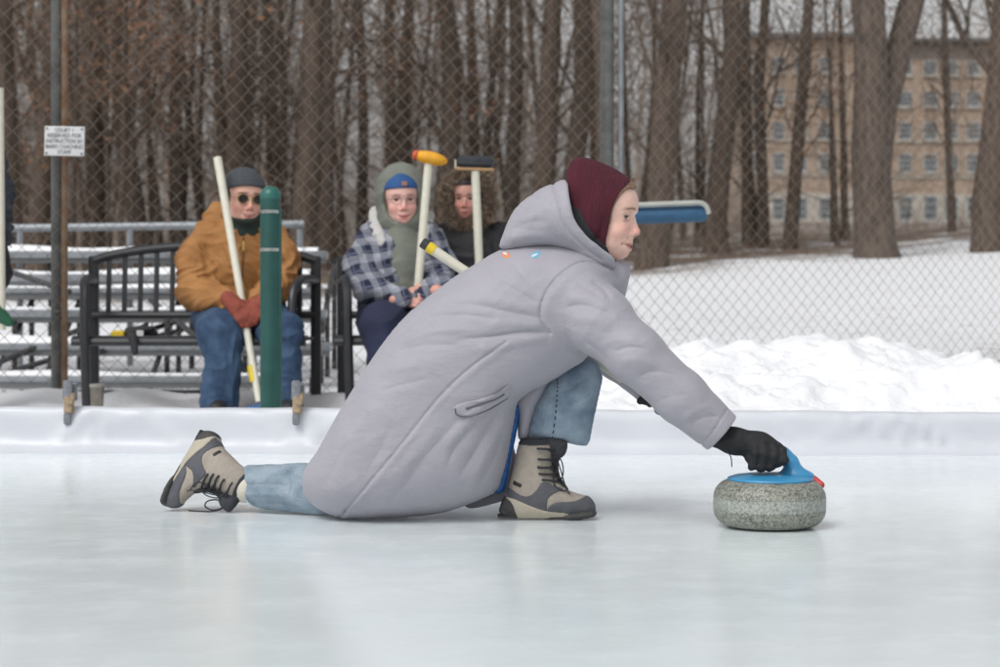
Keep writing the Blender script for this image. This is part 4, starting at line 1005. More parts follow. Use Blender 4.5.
# pocket welt, snaps, emblems
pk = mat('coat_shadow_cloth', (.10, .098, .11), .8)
def on_coat(px, py, f=coat, y0=4.98):   # nearest coat surface along the sight line
    ys = np.arange(y0, 5.6, .002); X = (px-500)*ys/F; Z = CH-(py-HZ)*ys/F
    v = f(X[:, None, None], ys[:, None, None], Z[:, None, None])[:, 0, 0]; i = np.argmax(v < 0); return np.array([X[i], ys[i], Z[i]])
def coat_line(pts, r, m_, name, off_=.0, n=6, f=coat, par=None):
    q = [on_coat(x, y, f)-np.array([0, off_, 0]) for x, y in [tuple(t_) for t_ in spline(pts, 4)]]
    return MB().tube(q, r, n).build(name, m_, par or wm)
def coat_puff(name, pts, th, m_, par, f=coat, k=4):
    poly = spline(pts, k, True); c_ = np.mean([tuple(p) for p in poly], 0); V = []; Q = []; n = len(poly)
    for ri, (s_, t_) in enumerate(((1.0, -.001), (.93, th*.7), (.75, th), (.35, th), (.02, th))):
        for p in poly:
            q = c_+(np.array(p)-c_)*s_; V.append(on_coat(q[0], q[1], f)-np.array([0, t_, 0]))
    for r_i in range(4):
        for i in range(n): j = (i+1) % n; Q.append((r_i*n+i, r_i*n+j, (r_i+1)*n+j, (r_i+1)*n+i))
    return build(name, V, Q, m_, par)
pocket = coat_puff('pocket', [(453,408),(459,404),(480,399),(500,392),(509,385),(512,390),(510,397),(490,409),(468,417),(456,416)], .010, coatm, coat_o)
coat_line([(466, 408.5), (480, 404), (494, 399.5), (504, 394)], .0034, pk, 'pocket_opening_shade', .0095, par=coat_o)  # dark cord standing in for the shade inside the pocket mouth
coat_line([(455, 408), (457, 415), (470, 416.5), (490, 409), (508, 398)], .0012, pk, 'pocket_stitching', .0085, par=coat_o)
for a, b_ in ((503.0, 449.6), (491.5, 491.5)):
    q = on_coat(a, b_); MB().lathe(q-np.array([0, .001, 0]), [(.0065, 0), (.0065, .002), (.004, .003)], 14, rot=rotm('x', 90)).build('snap', mat('snap_grey', (.22, .22, .24), .4), coat_o)
mo = mat('emblem_orange', (.72, .24, .08), .6); mc = mat('emblem_cyan', (.10, .42, .60), .6); mw = mat('emblem_white', (.7, .7, .72), .6)
smd = mat('coat_seam_and_fold_shade', (.20, .19, .22), .8)
coat_line([(340, 517), (365, 488), (400, 446), (439.5, 397), (470, 368), (506, 342)], .0012, smd, 'seam_and_fold_shade', -.0003, par=coat_o)
coat_line([(611, 268), (590, 262), (574, 265), (555, 280), (543, 300), (541, 318), (550, 332)], .0010, smd, 'seam_and_fold_shade', -.0003, par=coat_o)
coat_line([(553, 332), (525, 332), (500, 335), (470, 339)], .0010, smd, 'seam_and_fold_shade', -.0003, par=coat_o)  # no seam here: dark line painting the shade of the underarm fold
def elp(cx, cy, a, b_, r): r = radians(r); return [(cx+a*cos(t)*cos(r)-b_*sin(t)*sin(r), cy+a*cos(t)*sin(r)+b_*sin(t)*cos(r)) for t in np.linspace(0, 2*pi, 13)[:-1]]
coat_puff('emblem', elp(506, 254.8, 4.6, 3.4, 25), .0014, mo, coat_o, k=2); coat_puff('emblem_mark', elp(505, 253.4, 2.6, 1.3, 25), .0026, mw, coat_o, k=2)
coat_puff('emblem', elp(535.5, 254.6, 6.2, 3.4, -25), .0014, mc, coat_o, k=2); coat_puff('emblem_mark', elp(534.6, 255.0, 3.6, 1.2, -25), .0026, mw, coat_o, k=2)

# head, hat, gaiter, hair
HO = P(600.5, 213.5, 5.30); HR = frame(-18, 3); HS = 1.0
fh = body(wm, HO, HR, HS, .0028, [
    (union([cone(P(590, 255, 5.32), P(560, 300, 5.36), .06, .10), cone(P(560, 300, 5.36), P(470, 380, 5.37), .11, .10), cone(P(470, 380, 5.37), P(410, 465, 5.37), .10, .07), cone(P(450, 395, 5.37), P(566, 378, 5.40), .045, .028), cone(P(566, 378, 5.40), P(549, 470, 5.36), .030, .020),
            cone(P(420, 475, 5.36), P(300, 490, 5.47), .06, .045), cone(P(300, 490, 5.47), P(235, 482, 5.52), .045, .035), cone(P(575, 295, 5.22), P(635, 353, 5.14), .055, .045), cone(P(635, 353, 5.14), P(716, 430, 5.15), .040, .022), cone(P(585, 300, 5.50), P(648, 386, 5.43), .05, .035)], .03),
     np.array([-.75, 5.0, 0]), np.array([.65, 5.65, .72]), .011)],
    s2l(226, 186, 170), s2l(212, 142, 132), s2l(176, 84, 84), s2l(140, 100, 76), mouth=.0015, browk=1., smile=.5, teeth=.5)
eyes(wm, HO, HR, HS, (1, .12, -.06))
maroon = mat('hat_maroon', (.068, .006, .017), .9, var=.16, scale=55, bump=.7, bscale=230, stretch=(1, 1, .14))
hat_px = [(566,190),(566,176),(569,164),(576,158),(586,158),(600,162),(612,167),(622,173),(630,181),(622,190),(614,202),(609,214),(607,228),(604.5,243),(606,259),(600,256),(592,243),(582,230),(573,214)]
slouch = ell(P(584, 186, 5.30), (.055, .070, .070))
slouch2 = union([placef(ell((-.012, 0, .0), (.088, .0905, .10)), HO, HR), ell(P(586, 178, 5.30), (.050, .062, .048)), ell(P(578, 168, 5.30), (.026, .040, .026))], .03)
hat_f = inter(lambda X, Y, Z: smin(fh(X, Y, Z)-.0095, smin(slouch(X, Y, Z), slouch2(X, Y, Z), .03), .03)-.0012*wob(X*30+Z*10, Z*34+Y*20, 1., 8), extr(pxpoly(hat_px, 5.30, 4)), .007)
lo = HO-np.array([.15, .125, .17]); hi = HO+np.array([.12, .125, .18])
blob('hat', hat_f, lo, hi, .0042, maroon, wm, sm=1, fine=True)
gtm = mat('gaiter_black', (.016, .017, .02), .85, bump=.2, bscale=200)
blob('neck_gaiter', inter(lambda X, Y, Z: smin(fh(X, Y, Z)-.016, cone(HO+[-.045, 0, -.03], HO+[-.03, 0, -.13], .085, .080)(X, Y, Z), .01), extr(pxpoly([(562,184),(570,182),(577,205),(590,232),(605,247),(609,257),(615,260),(613,264),(600,262),(582,246),(565,225)], 5.30, 3)), .005), HO-np.array([.15, .14, .2]), HO+np.array([.08, .14, .1]), .004, gtm, wm)
hairm = mat('hair_brown', (.20, .125, .08), .6, var=.3, scale=200)
blob('hair', inter(lambda X, Y, Z: fh(X, Y, Z)-.0070-.0015*np.sin(X*900+Z*500), extr(pxpoly([(618,172),(630,177),(637.5,181),(639.5,187),(634,189.5),(625,191),(616,201),(611.5,211),(609,224),(606.5,224),(607,205)], 5.30, 3)), .004), HO+np.array([-.02, -.10, -.05]), HO+np.array([.12, .1, .13]), .0025, hairm, wm)
rs = np.random.RandomState(9); hair_o = [c for c in kids(wm) if c.name.startswith('hair')][0]; g = MB()
for i in range(90):
    a = rs.uniform(0, 1); st = P(628-19*a+rs.randn()*1.5, 180+36*a**1.3, 5.30); st[1] = 5.30-.054*min(1, .22+a*1.0)
    if a > .35: continue
    en = st+np.array([.022*(1-a)+.004*rs.randn()+.006, -.006*rs.rand(), .006*rs.randn()-.004-.014*a]); md = (st+en)/2+np.array([.003, -.003, .004]); g.tube([st, md, en], [.0011, .0010, .0004], 4, cap=False)
g.build('loose_strands', hairm, hair_o)

# jeans
def denim(name, c1, c2):
    m = mat(name, c1, .85, col2=c2, scale=16, bump=.4, bscale=160, detail=9); return m
dn = denim('light_denim', (.145, .20, .27), (.30, .38, .455))
stm = mat('denim_seam', (.03, .055, .09), .9); hemm = mat('denim_hem', (.30, .40, .48), .9)
WM2 = WM.copy(); WM = np.zeros(gx.shape)
crease([(590, 372), (575, 385), (560, 392)], 4, -3.5); crease([(596, 390), (580, 402), (566, 408)], 4, 3); crease([(594, 408), (578, 418)], 4, -2.5); crease([(535, 400), (545, 420), (540, 436)], 4, 3); crease([(525, 410), (532, 425)], 3, -3)
crease([(262, 468), (268, 480), (266, 494)], 2.5, -4); crease([(285, 467), (292, 480), (288, 498)], 3, -4); crease([(250, 476), (262, 484), (276, 486)], 2.5, 3); crease([(310, 468), (306, 486), (316, 500)], 3, 4); crease([(255, 470), (275, 482), (290, 486)], 3, -4.0); crease([(280, 470), (300, 480), (312, 496)], 4, -3.5); crease([(300, 478), (312, 492), (330, 508)], 4, 3.5); crease([(250, 488), (270, 494), (292, 493)], 3, 2.4); crease([(262, 500), (280, 503), (300, 508)], 3, -2.5)
crease([(556, 362), (557, 385), (555, 410), (552, 438)], 1.5, 2.2, False)
rel(60, .02, .08, 1.5, 12)
WMj = WM
def wmapj(f):
    def g(X, Y, Z):
        px = 500+X*F/Y; py = HZ+(CH-Z)*F/Y
        i0 = np.clip(px-WX0, 0, WX1-WX0-1).astype(int); j0 = np.clip(py-WY0, 0, WY1-WY0-1).astype(int)
        return f(X, Y, Z)-WMj[i0, j0]
    return g
jf_px = [(522.5,441.5),(554,444.0),(587,446),(590,441),(596,412),(602.5,378),(598,364),(584,355),(562,364),(549,378),(538,396),(528,416)]
jf = wmapj(sub(puff(pxpoly(jf_px, 5.37, 1), 5.385, .085, .05, 400), ell(P(553, 447, 5.37), (.065, .055, .02)), .004))
blob('jeans', jf, P(510, 460, 5.37)-[0, .12, 0], P(612, 340, 5.37)+[0, .12, 0], .0045, dn, wm, fine=True)
jo = [c for c in kids(wm) if c.name.startswith('jeans')][0]; jo['label'] = 'faded light blue jeans leg bent over the planted boot'
def seamdash(pts, f, name, col_, rad=.0014, every=2):
    q = [on_coat(x, y, f, 5.1) for x, y in [tuple(t_) for t_ in pts]]; g = MB()
    for i in range(0, len(q)-1, every): g.tube([q[i]-[0, .0012, 0], q[i+1]-[0, .0012, 0]], rad, 5)
    g.build(name, col_, jo)
seamdash(spline([(557.3, 376), (557.5, 388), (556, 410), (552.5, 438)], 9), jf, 'side_seam', stm, .0019, 2)
seamdash(spline([(540, 434.5), (553, 436), (586, 439.2)], 16), jf, 'hem_stitch', hemm, .0010, 2)
jr_px = [(236,478),(240,469.5),(246,466.5),(275,465.5),(305,463),(345,468),(350,512),(338,518),(320,517),(290,512),(262,510),(250,507),(241,500),(237,490)]
jr = wmapj(puff(pxpoly(jr_px, 5.47, 1), 5.47, .075, .045, 400, ycf=lambda x, z: 5.52+(x+.72)*(-.30)))
blob('jeans_trailing_leg', jr, P(225, 525, 5.47)-[0, .2, 0], P(360, 455, 5.47)+[0, .16, 0], .0045, dn, wm, floor=.004, fine=True)
q = [on_coat(x, y, jr, 5.2)-[0, .001, 0] for x, y in ((246.5, 468), (243, 476), (242.5, 488), (245.5, 499), (252, 506))]
dnr = denim('pale_denim', (.17, .23, .285), (.34, .405, .46)); jr_o = [c for c in kids(wm) if c.name.startswith('jeans_trailing')][0]; jr_o.data.materials[0] = dnr
MB().tube(spline(q, 3), .0013, 5).build('hem_edge', hemm, [c for c in kids(wm) if c.name.startswith('jeans_trailing')][0])
blob('sock', cone(P(244, 487, 5.51), P(233, 480, 5.52), .043, .040), P(220, 510, 5.4)-[0, .06, 0], P(258, 460, 5.6), .004, mat('sock_cream', (.62, .58, .50), .9), wm)

# boots: built once planted on the ice, once with the toe on the ice and the heel up
m_up = mat('boot_tan', (.34, .30, .255), .75, var=.10, scale=40, bump=.25, bscale=190); m_ov = mat('boot_grey', (.085, .088, .10), .7, var=.12, scale=50, bump=.2, bscale=190)
m_rub = mat('boot_rubber', (.050, .050, .048), .75, var=.2, scale=60, bump=.25, bscale=120); m_mid = mat('boot_midsole', (.42, .375, .30), .65, var=.05, scale=50); m_tng = mat('boot_tongue', (.035, .037, .045), .8, var=.2, scale=60)
m_lace = mat('lace', (.03, .03, .035), .8); m_lbl = mat('boot_label', (.02, .02, .02), .5)
YB = 5.34
up_px = [(522,442),(549,442.5),(552.5,450),(553,468),(560,485),(572,494),(586,498.5),(593,505),(594.5,513),(590,517.5),(560,518.5),(505,517.5),(505.5,500),(509,488),(515,463)]
up_b = puff(pxpoly(up_px, YB, 3), YB, .052, .030, 300)
def ov(poly, d, k=.0012, sm_=3): return inter(off(up_b, d), extr(pxpoly(poly, YB, sm_)), k)
pieces = []
def bp_(name, f, m_, h=.0026):
    lo = P(492, 526, YB)-[0, .085, 0]; hi = P(602, 434, YB)+[0, .085, 0]; V, Q = nets(f, lo, hi, h); V = smoothmesh(V, Q, 1, .4); pieces.append((name, V, Q, m_))
crn = lambda f: (lambda X, Y, Z: f(X, Y, Z)-.0012*np.sin((X-.1)*260)*(Z > .1))
bp_('upper', up_b, m_up)
bp_('side_overlay', ov([(508.5,489),(520,495.5),(529,496.5),(536.5,490),(542.5,482.5),(554.5,487),(563,490.5),(553,494.5),(547,500.5),(545,513),(527.5,507.5),(512.5,501.5),(507,498)], .0022), m_ov)
bp_('toe_cap', ov([(546.5,514.5),(549,507),(556.5,503.3),(574,502.2),(586,498),(600,498),(600,520),(565,520)], .0034), m_ov)
bp_('heel_counter', ov([(498,503),(505,499),(512,503.5),(516,514),(517,521),(498,521)], .0060, .002), m_rub)
bp_('midsole', ov([(505,500),(512.5,499.2),(530,506.3),(545.5,511.8),(568,514.8),(565,520.5),(517,520),(514,510)], .0050, .0015), m_mid)
sole_px = [(497.5,516),(508,516.8),(530,518.0),(562,519),(568,514),(594,511),(597,515),(594,518.8),(582,520.8),(560,521),(497.5,519.6)]
bp_('outsole', puff(pxpoly(sole_px, YB, 1), YB, .050, .006, 60), m_rub, .0022)
bp_('tongue', union([puff(pxpoly([(545,441),(556,440.5),(567,444),(565.5,456),(559,463),(560,478),(569,492),(560,491),(550,478),(545,460)], YB, 3), YB, .026, .012, 100)], 0), m_tng)
shaftcuff = ov([(515,441),(560,441),(560,446),(518,446.5)], .0030); bp_('collar', shaftcuff, m_tng)
LACE = []
eye_px = [(540, 449.5), (541, 460), (540.5, 468), (542, 474.5), (545, 480.5)]
for (a, b_), (c1, c2) in zip(eye_px, [(558, 448), (557, 457), (556, 465), (557, 472), (561, 480)]):
    LACE.append(([(a-3.5, b_, -.0495+.003), (a+4, b_+.5, -.046), (c1, c2+4, -.014)], .0032))
for i in range(4): a, b_ = eye_px[i]; c1, c2 = [(557, 457), (556, 465), (557, 472), (561, 480)][i]; LACE.append(([(a+4, b_, -.044), ((a+c1)/2+3, (b_+c2)/2, -.035), (c1+1, c2+3, -.010)], .0026))
LACE.append(([(556, 455, -.018), (561, 462, -.03), (563, 472, -.032), (561, 480, -.03), (557, 476, -.02), (556, 466, -.02)], .0018))
LACE.append(([(556, 458, -.018), (560, 470, -.03), (564, 484, -.034), (567, 492, -.030), (570, 495, -.03)], .0018)); LACE.append(([(557, 470, -.025), (553, 482, -.036), (558, 490, -.036), (566, 492, -.03)], .0018))
g = MB()
for pts, r in LACE:
    q = []
    for a, b_, dy in pts: p = P(a, b_, YB); p[1] += dy; q.append(p)
    g.tube(spline(q, 3), r, 6)
pieces.append(('laces', np.array(g.v), g.f, m_lace))
bp_('label_patch', ov([(513.5,481.5),(522,484.8),(520.8,488.8),(512.6,485.8)], .0018, .0006, 1), m_lbl)
def boot(xf, lab):
    V, Q = pieces[0][1], pieces[0][2]
    up = build('boot', xf(V), Q, pieces[0][3], wm); up['label'] = lab
    for nm, V, Q, m_ in pieces[1:]: build(nm, xf(V), Q, m_, up)
zmin = min(p[1][:, 2].min() for p in pieces[:8])
boot(lambda V: V-np.array([0, 0, zmin-.001]), 'tan and grey winter boot planted flat')
def rearx(V):
    c_ = P(530, 500, YB); A = (V-c_)*.93
    t_ = np.clip(-(A[:, 0]+.050)/.03, 0, 1)*np.clip((.02-A[:, 2])/.03, 0, 1); A[:, 0] += t_*(-A[:, 0]-.050)*.55*(A[:, 0] < -.05)
    A = A @ rotm('z', 0).T
    A[:, 0] -= .015*np.exp(-((A[:, 2]+.012)/.024)**2)*np.clip(-(A[:, 0]+.030)/.02, 0, 1)
    M = rotm('y', 120); A = A @ M.T
    A = A @ rotm('z', -14).T @ rotm('x', -16).T
    return A
tst = rearx(np.concatenate([p[1] for p in pieces[:8]]))
tgt_heel = P(199, 474, 5.53)
ctr = (tst.max(0)+tst.min(0))/2
# lateral/vertical placement from the photographed outline: x 169..243, lowest point on the ice
offv = np.array([P(207, 480, 5.53)[0]-ctr[0], 5.53-ctr[1], .003-tst[:, 2].min()])
boot(lambda V: rearx(V)+offv, 'tan and grey winter boot resting on its toe with the heel raised')
g = MB(); yy = 5.50
for pts in ([(232, 500), (222, 508), (212, 510), (205, 506), (208, 501), (218, 500), (226, 505), (216, 511), (196, 511.8), (188, 510.5)],):
    q = []
    for a, b_ in pts: p = P(a, b_, yy); p[2] = max(p[2], .004); q.append(p)
    g.tube(spline(q, 4), .0022, 6)
g.build('loose_lace', m_lace, wm)

# gloved right hand closed on the handle
glm = mat('glove_black_knit', (.013, .0135, .016), .8, var=.3, scale=70, bump=.3, bscale=150)
def HP(a, b_, Y=5.14): return P(a, b_, Y)
fing = []
for i, (bx, by, tx_, ty_) in enumerate(((782, 447, 779, 462), (773, 443, 771, 466), (763, 440.5, 762, 467), (754, 440, 753.5, 466))):
    r = (.0125, .0130, .0130, .0115)[i]
    c_ = [(HP(bx-10, by+1, 5.15), r*1.05), (HP(bx, by+4, 5.125), r), (HP(bx+1.5, by+13, 5.105), r*.97), (HP(tx_, ty_, 5.115), r*.92), (HP(tx_-2, ty_+1.5, 5.145), r*.85)]
    fing.append(chain(c_, .004))
thumb = chain([(HP(738, 444, 5.18), .015), (HP(752, 452, 5.215), .013), (HP(766, 458, 5.215), .012), (HP(774, 462, 5.20), .010)], .004)
palm = union([cone(HP(716, 436, 5.15), HP(735, 441, 5.15), .030, .031, .9), cone(HP(735, 441, 5.15), HP(760, 446, 5.15), .032, .034, .95), cone(HP(757, 445, 5.155), HP(775, 451, 5.155), .030, .025)], .02)
fingers = union(fing+[ell(HP(765, 459, 5.14), (.050, .030, .022))], .010)
glove = lambda X, Y, Z: smin(smin(palm(X, Y, Z), fingers(X, Y, Z), .016), thumb(X, Y, Z), .010)-.0012*wob(X*60, Z*50+Y*30, 1., 5)
blob('glove', glove, HP(700, 482, 5.0), HP(800, 425, 5.27), .0027, glm, wm, sm=1, fine=True)
go_ = [c for c in kids(wm) if c.name.startswith('glove')][0]; go_['label'] = 'black knit glove gripping the blue handle'
MB().tube(spline([HP(727, 452, 5.125), HP(731, 457, 5.12), HP(732, 467, 5.12)], 3), .0016, 5).build('cord', m_lace, go_)
# left hand holding the broom behind the near sleeve
blob('far_glove', union([cone(P(647, 384, 5.42), P(652, 392, 5.40), .032, .030), cone(P(652, 392, 5.40), P(640, 401, 5.38), .013, .010), cone(P(652, 388, 5.40), P(646, 402, 5.375), .012, .010), cone(P(654, 388, 5.42), P(650, 404, 5.385), .012, .010), cone(P(658, 388, 5.43), P(656, 403, 5.39), .012, .010), cone(P(650, 385, 5.44), P(640, 396, 5.45), .013, .010)], .006), P(620, 415, 5.3)-[0, .05, 0], P(675, 370, 5.5)+[0, .05, 0], .004, glm, wm)
b0, b1 = P(422.5, 242.5, 5.47), P(668, 409, 5.42)
tb = thing('curling_broom', b1, 'cream broom with black and yellow butt end sticking out over the grey coat back', 'broom', 'curling brooms held by the people')
dv = (b1-b0)/np.linalg.norm(b1-b0)
MB().tube([b0+dv*.035, b1], .0138, 16).build('handle', m_hand, tb)
MB().tube([b0+dv*.018, b0+dv*.040], .0150, 16).build('yellow_band', mat('band_yellow2', (.70, .52, .02), .5), tb)
MB().tube([b0-dv*.002, b0, b0+dv*.018], [.012, .0147, .0147], 16).build('butt_cap', mat('cap_black', (.03, .035, .04), .5), tb)
blob('brush_head', cone(b1+[-.02, .01, .0], b1+[.05, .04, -.01], .018, .018), b1-[.08, .06, .06], b1+[.1, .1, .06], .004, mat('brush_blue', (.02, .1, .3), .6), tb)
# ================================================================== people at the bench
def C(*a):       # chain from (px, py, Y, radius px)
    return [(P(x, y, Y), L(r, Y)) for x, y, Y, r in a]
def bb(chs, pad=.03):
    lo = np.min([np.min([p-r for p, r in c], 0) for c in chs], 0)-pad; hi = np.max([np.max([p+r for p, r in c], 0) for c in chs], 0)+pad; return lo, hi
def fold(x, y, seed):
    w1 = wob(x*.5, y*.5, 1., seed+50); a = wob(x+1.5*w1, y*1.0-1.2*w1, 1., seed); b_ = wob(x*1.9+w1*2, y*1.7, 1., seed+9)
    return .9-2.2*np.abs(a)**.75*.6-.35*np.abs(b_)
def rough(f, amp, s_, seed): return lambda X, Y, Z: f(X, Y, Z)-amp*2.0*fold(X*s_*.8+Y*s_*.55, Z*s_*1.0+.4*Y*s_, seed)
def cloth(name, chs, k, h, m_, par, amp=.004, s_=22, seed=1, extra=None, cut=None):
    lo, hi = bb(chs); f = union([chain(c, k) for c in chs], k)
    if extra: f0 = f; f = lambda X, Y, Z: smin(f0(X, Y, Z), extra(X, Y, Z), k)
    if cut: f1 = f; f = lambda X, Y, Z: smax(f1(X, Y, Z), -cut(X, Y, Z), .008)
    f = rough(f, amp, s_, seed); lo[2] = max(lo[2], .02)
    return blob(name, f, lo, hi, h*1.08, m_, par, fine=True), f
def hand_local(g=.0, curl=1.):
    pt = lambda *a: np.array(a, float); cs = []
    for i, y in enumerate((.031, .0105, -.0105, -.030)):
        l_ = (.94, 1.05, 1.0, .82)[i]; r = (.0090, .0093, .0090, .0078)[i]+g
        kn = pt(.088-.006*abs(i-1.2), y*.95, 0)
        c_ = [(pt(.02, y*.6, 0), .014+g), (kn, r*1.12), (kn+pt(.030, 0, -.022*curl)*l_, r), (kn+pt(.022, 0, -.050*curl)*l_, r*.93), (kn+pt(.000, 0, -.058*curl)*l_, r*.85)]
        cs.append(chain(c_, .005))
    cs.append(chain([(pt(.012, .022, -.004), .015+g), (pt(.045, .045, -.018), .0115+g), (pt(.072, .040, -.038), .010+g), (pt(.085, .026, -.050), .0085+g)], .005))
    cs.append(cone((-.03, 0, 0), (.03, 0, 0), .027+g, .026+g, 1.1))
    return union(cs, .006)
def hand(name, O, fwd, up, m_, par, g=.0, s=1., h=.004, mirror=False, lab=None):
    fwd = np.array(fwd, float); fwd /= np.linalg.norm(fwd); up = np.array(up, float); up -= fwd*(up@fwd); up /= np.linalg.norm(up); y = np.cross(up, fwd)
    R = np.stack([fwd, y, up], 1); f = hand_local(g)
    if mirror: f2 = f; f = lambda X, Y, Z: f2(X, -Y, Z)
    o = blob(name, placef(f, O, R, s), np.array(O)-.15*s, np.array(O)+.15*s, h, m_, par)
    if lab: o['label'] = lab
    return o
def shoe(par, px, Y, m_, ang=0, name='shoe'):
    c_ = P(px, 400, Y); c_[2] = .07; R = rotm('z', ang); d = R @ np.array([0, -1., 0])
    f = union([cone(c_+[0, 0, -.005], c_+d*.15+[0, 0, -.02], .045, .040), cone(c_, c_+[0, 0, .07], .045, .05), cone(c_+d*.0, c_-d*.05, .042, .035)], .02)
    f2 = lambda X, Y_, Z: smax(f(X, Y_, Z), .028-Z, .006)
    return blob(name, f2, c_-np.array([.22, .26, .06]), c_+np.array([.22, .12, .16]), .006, m_, par, floor=.022)

# ---- man in the tan jacket
mn = thing('person', (P(237, 400, 9.8)[0], 9.7, .02), 'man in a tan canvas work jacket, grey beanie and sunglasses sitting behind the green post', 'person')
O = P(243.5, 197.5, 9.86); R = frame(-64, 1, -3); s = 1.13
inner = [C((240, 225, 9.92, 12), (238, 260, 9.92, 30), (237, 312, 9.95, 34)), C((212, 318, 9.95, 20), (222, 333, 9.55, 17), (220, 398, 9.5, 11)), C((262, 318, 9.95, 20), (281, 330, 9.55, 17), (287, 398, 9.5, 11)), C((212, 240, 9.92, 9), (197, 285, 9.8, 9), (228, 301, 9.52, 6)), C((266, 240, 9.92, 9), (280, 284, 9.78, 9), (264, 297, 9.52, 6))]
lo, hi = bb(inner)
fm = body(mn, O, R, s, .0042, [(union([chain(c_, .02) for c_ in inner], .02), lo, hi, .014)], s2l(218, 172, 154), s2l(205, 130, 116), s2l(170, 92, 88), s2l(60, 42, 34), mouth=.0012, smile=1.3, teeth=.8)
tan = mat('tan_canvas', (.27, .118, .032), .8, col2=(.40, .19, .062), scale=5, bump=.3, bscale=120)
jk, fj = cloth('jacket', [C((240, 226, 9.93, 17), (238, 262, 9.92, 38), (236, 305, 9.92, 41)), C((212, 234, 9.92, 17), (196, 262, 9.85, 19), (196, 290, 9.75, 18), (228, 303, 9.52, 12)), C((268, 234, 9.92, 17), (281, 260, 9.85, 17), (280, 285, 9.75, 16), (262, 297, 9.52, 12))], .035, .0078, tan, mn, .007, 26, 3,
      extra=union([ell(P(221, 218, 9.99), (.08, .09, .125), rotm('y', 25)), ell(P(262, 224, 9.98), (.07, .09, .07))], .03), cut=ell(P(246, 206, 9.80), (.085, .11, .145)))
jn, fjn = cloth('jeans', [C((214, 318, 9.95, 22), (221, 332, 9.50, 23), (223, 362, 9.46, 18.5), (219, 402, 9.46, 18.5)), C((262, 318, 9.95, 23), (280, 331, 9.50, 22.5), (282, 362, 9.46, 18), (286, 402, 9.46, 17)), C((215, 316, 9.95, 22), (262, 316, 9.95, 22))], .02, .0075, denim('dark_denim', (.016, .040, .088), (.045, .09, .165)), mn, .005, 20, 5)
blob('knit_hat', inter(lambda X, Y, Z: fm(X, Y, Z)-.016, placef(half((.03, 0, .034), (.22, 0, -.96)), O, R, 1)), O-.17, O+.17, .005, mat('beanie_grey', (.055, .062, .070), .9, var=.15, scale=60, bump=.5, bscale=90), mn)
blob('hair', inter(lambda X, Y, Z: fm(X, Y, Z)-.007, placef(union([ell((-.02, .06, .02), (.075, .04, .055)), ell((-.02, -.06, .02), (.075, .04, .055)), ell((.05, 0, .068), (.05, .07, .022))], .01), O, R, 1)), O-.16, O+.16, .0045, mat('hair_dark', (.02, .014, .010), .7), mn)
rgm = mat('glove_rust', (.24, .055, .035), .85, var=.2, scale=60, bump=.4, bscale=120)
for (px, py, Yh, fx, mi) in ((232, 303, 9.47, .55, False), (266, 299, 9.47, -.5, True)):
    hand('glove', P(px, py, Yh), (fx, -.25, -.55), (-.6*np.sign(fx)*0, -.9, .35), rgm, mn, g=.004, s=1.12, h=.005, mirror=mi)
blob('collar_liner', inter(lambda X, Y, Z: smin(fm(X, Y, Z)-.012, cone(O+[0, 0.02, -.09], O+[0, .03, -.17], .075, .10)(X, Y, Z), .02), lambda X, Y, Z: np.maximum(Z-(O[2]-.085-.35*np.clip(Y-O[1]+.02, -1, .15)*-1), -(Z-(O[2]-.30)))), O-np.array([.2, .2, .3]), O+np.array([.2, .2, .08]), .006, mat('liner_dark', (.02, .035, .030), .9), mn)
MB().bbox(P(243.5, 246, 9.66), (.012, .012, .05), .003).build('zip_pull', mat('brass', (.55, .40, .12), .35, metal=.7), mn)
# jacket front line
q = [on_coat(x, y, fj, 9.3) if False else None for x, y in ()]
def near_y(f, px, py, y0, y1):
    ys = np.arange(y0, y1, .004); X = (px-500)*ys/F; Z = CH-(py-HZ)*ys/F
    v_ = f(X[:, None, None], ys[:, None, None], Z[:, None, None])[:, 0, 0]; i = np.argmax(v_ < 0); return np.array([X[i], ys[i], Z[i]])
def fline(name, f, pts, r, m_, par, y0, y1, off_=.002):
    MB().tube([near_y(f, x, y, y0, y1)-[0, off_, 0] for x, y in [tuple(t_) for t_ in spline(pts, 4)]], r, 6).build(name, m_, par)
fline('zip', fj, [(243.5, 238), (243, 255), (242, 275), (241, 292)], .005, mat('zip_brown', (.10, .05, .02), .6), jk, 9.3, 10.1)
cf = [near_y(fj, x, y, 9.2, 10.2) for x, y in ((221, 296), (226, 303), (229, 310))]
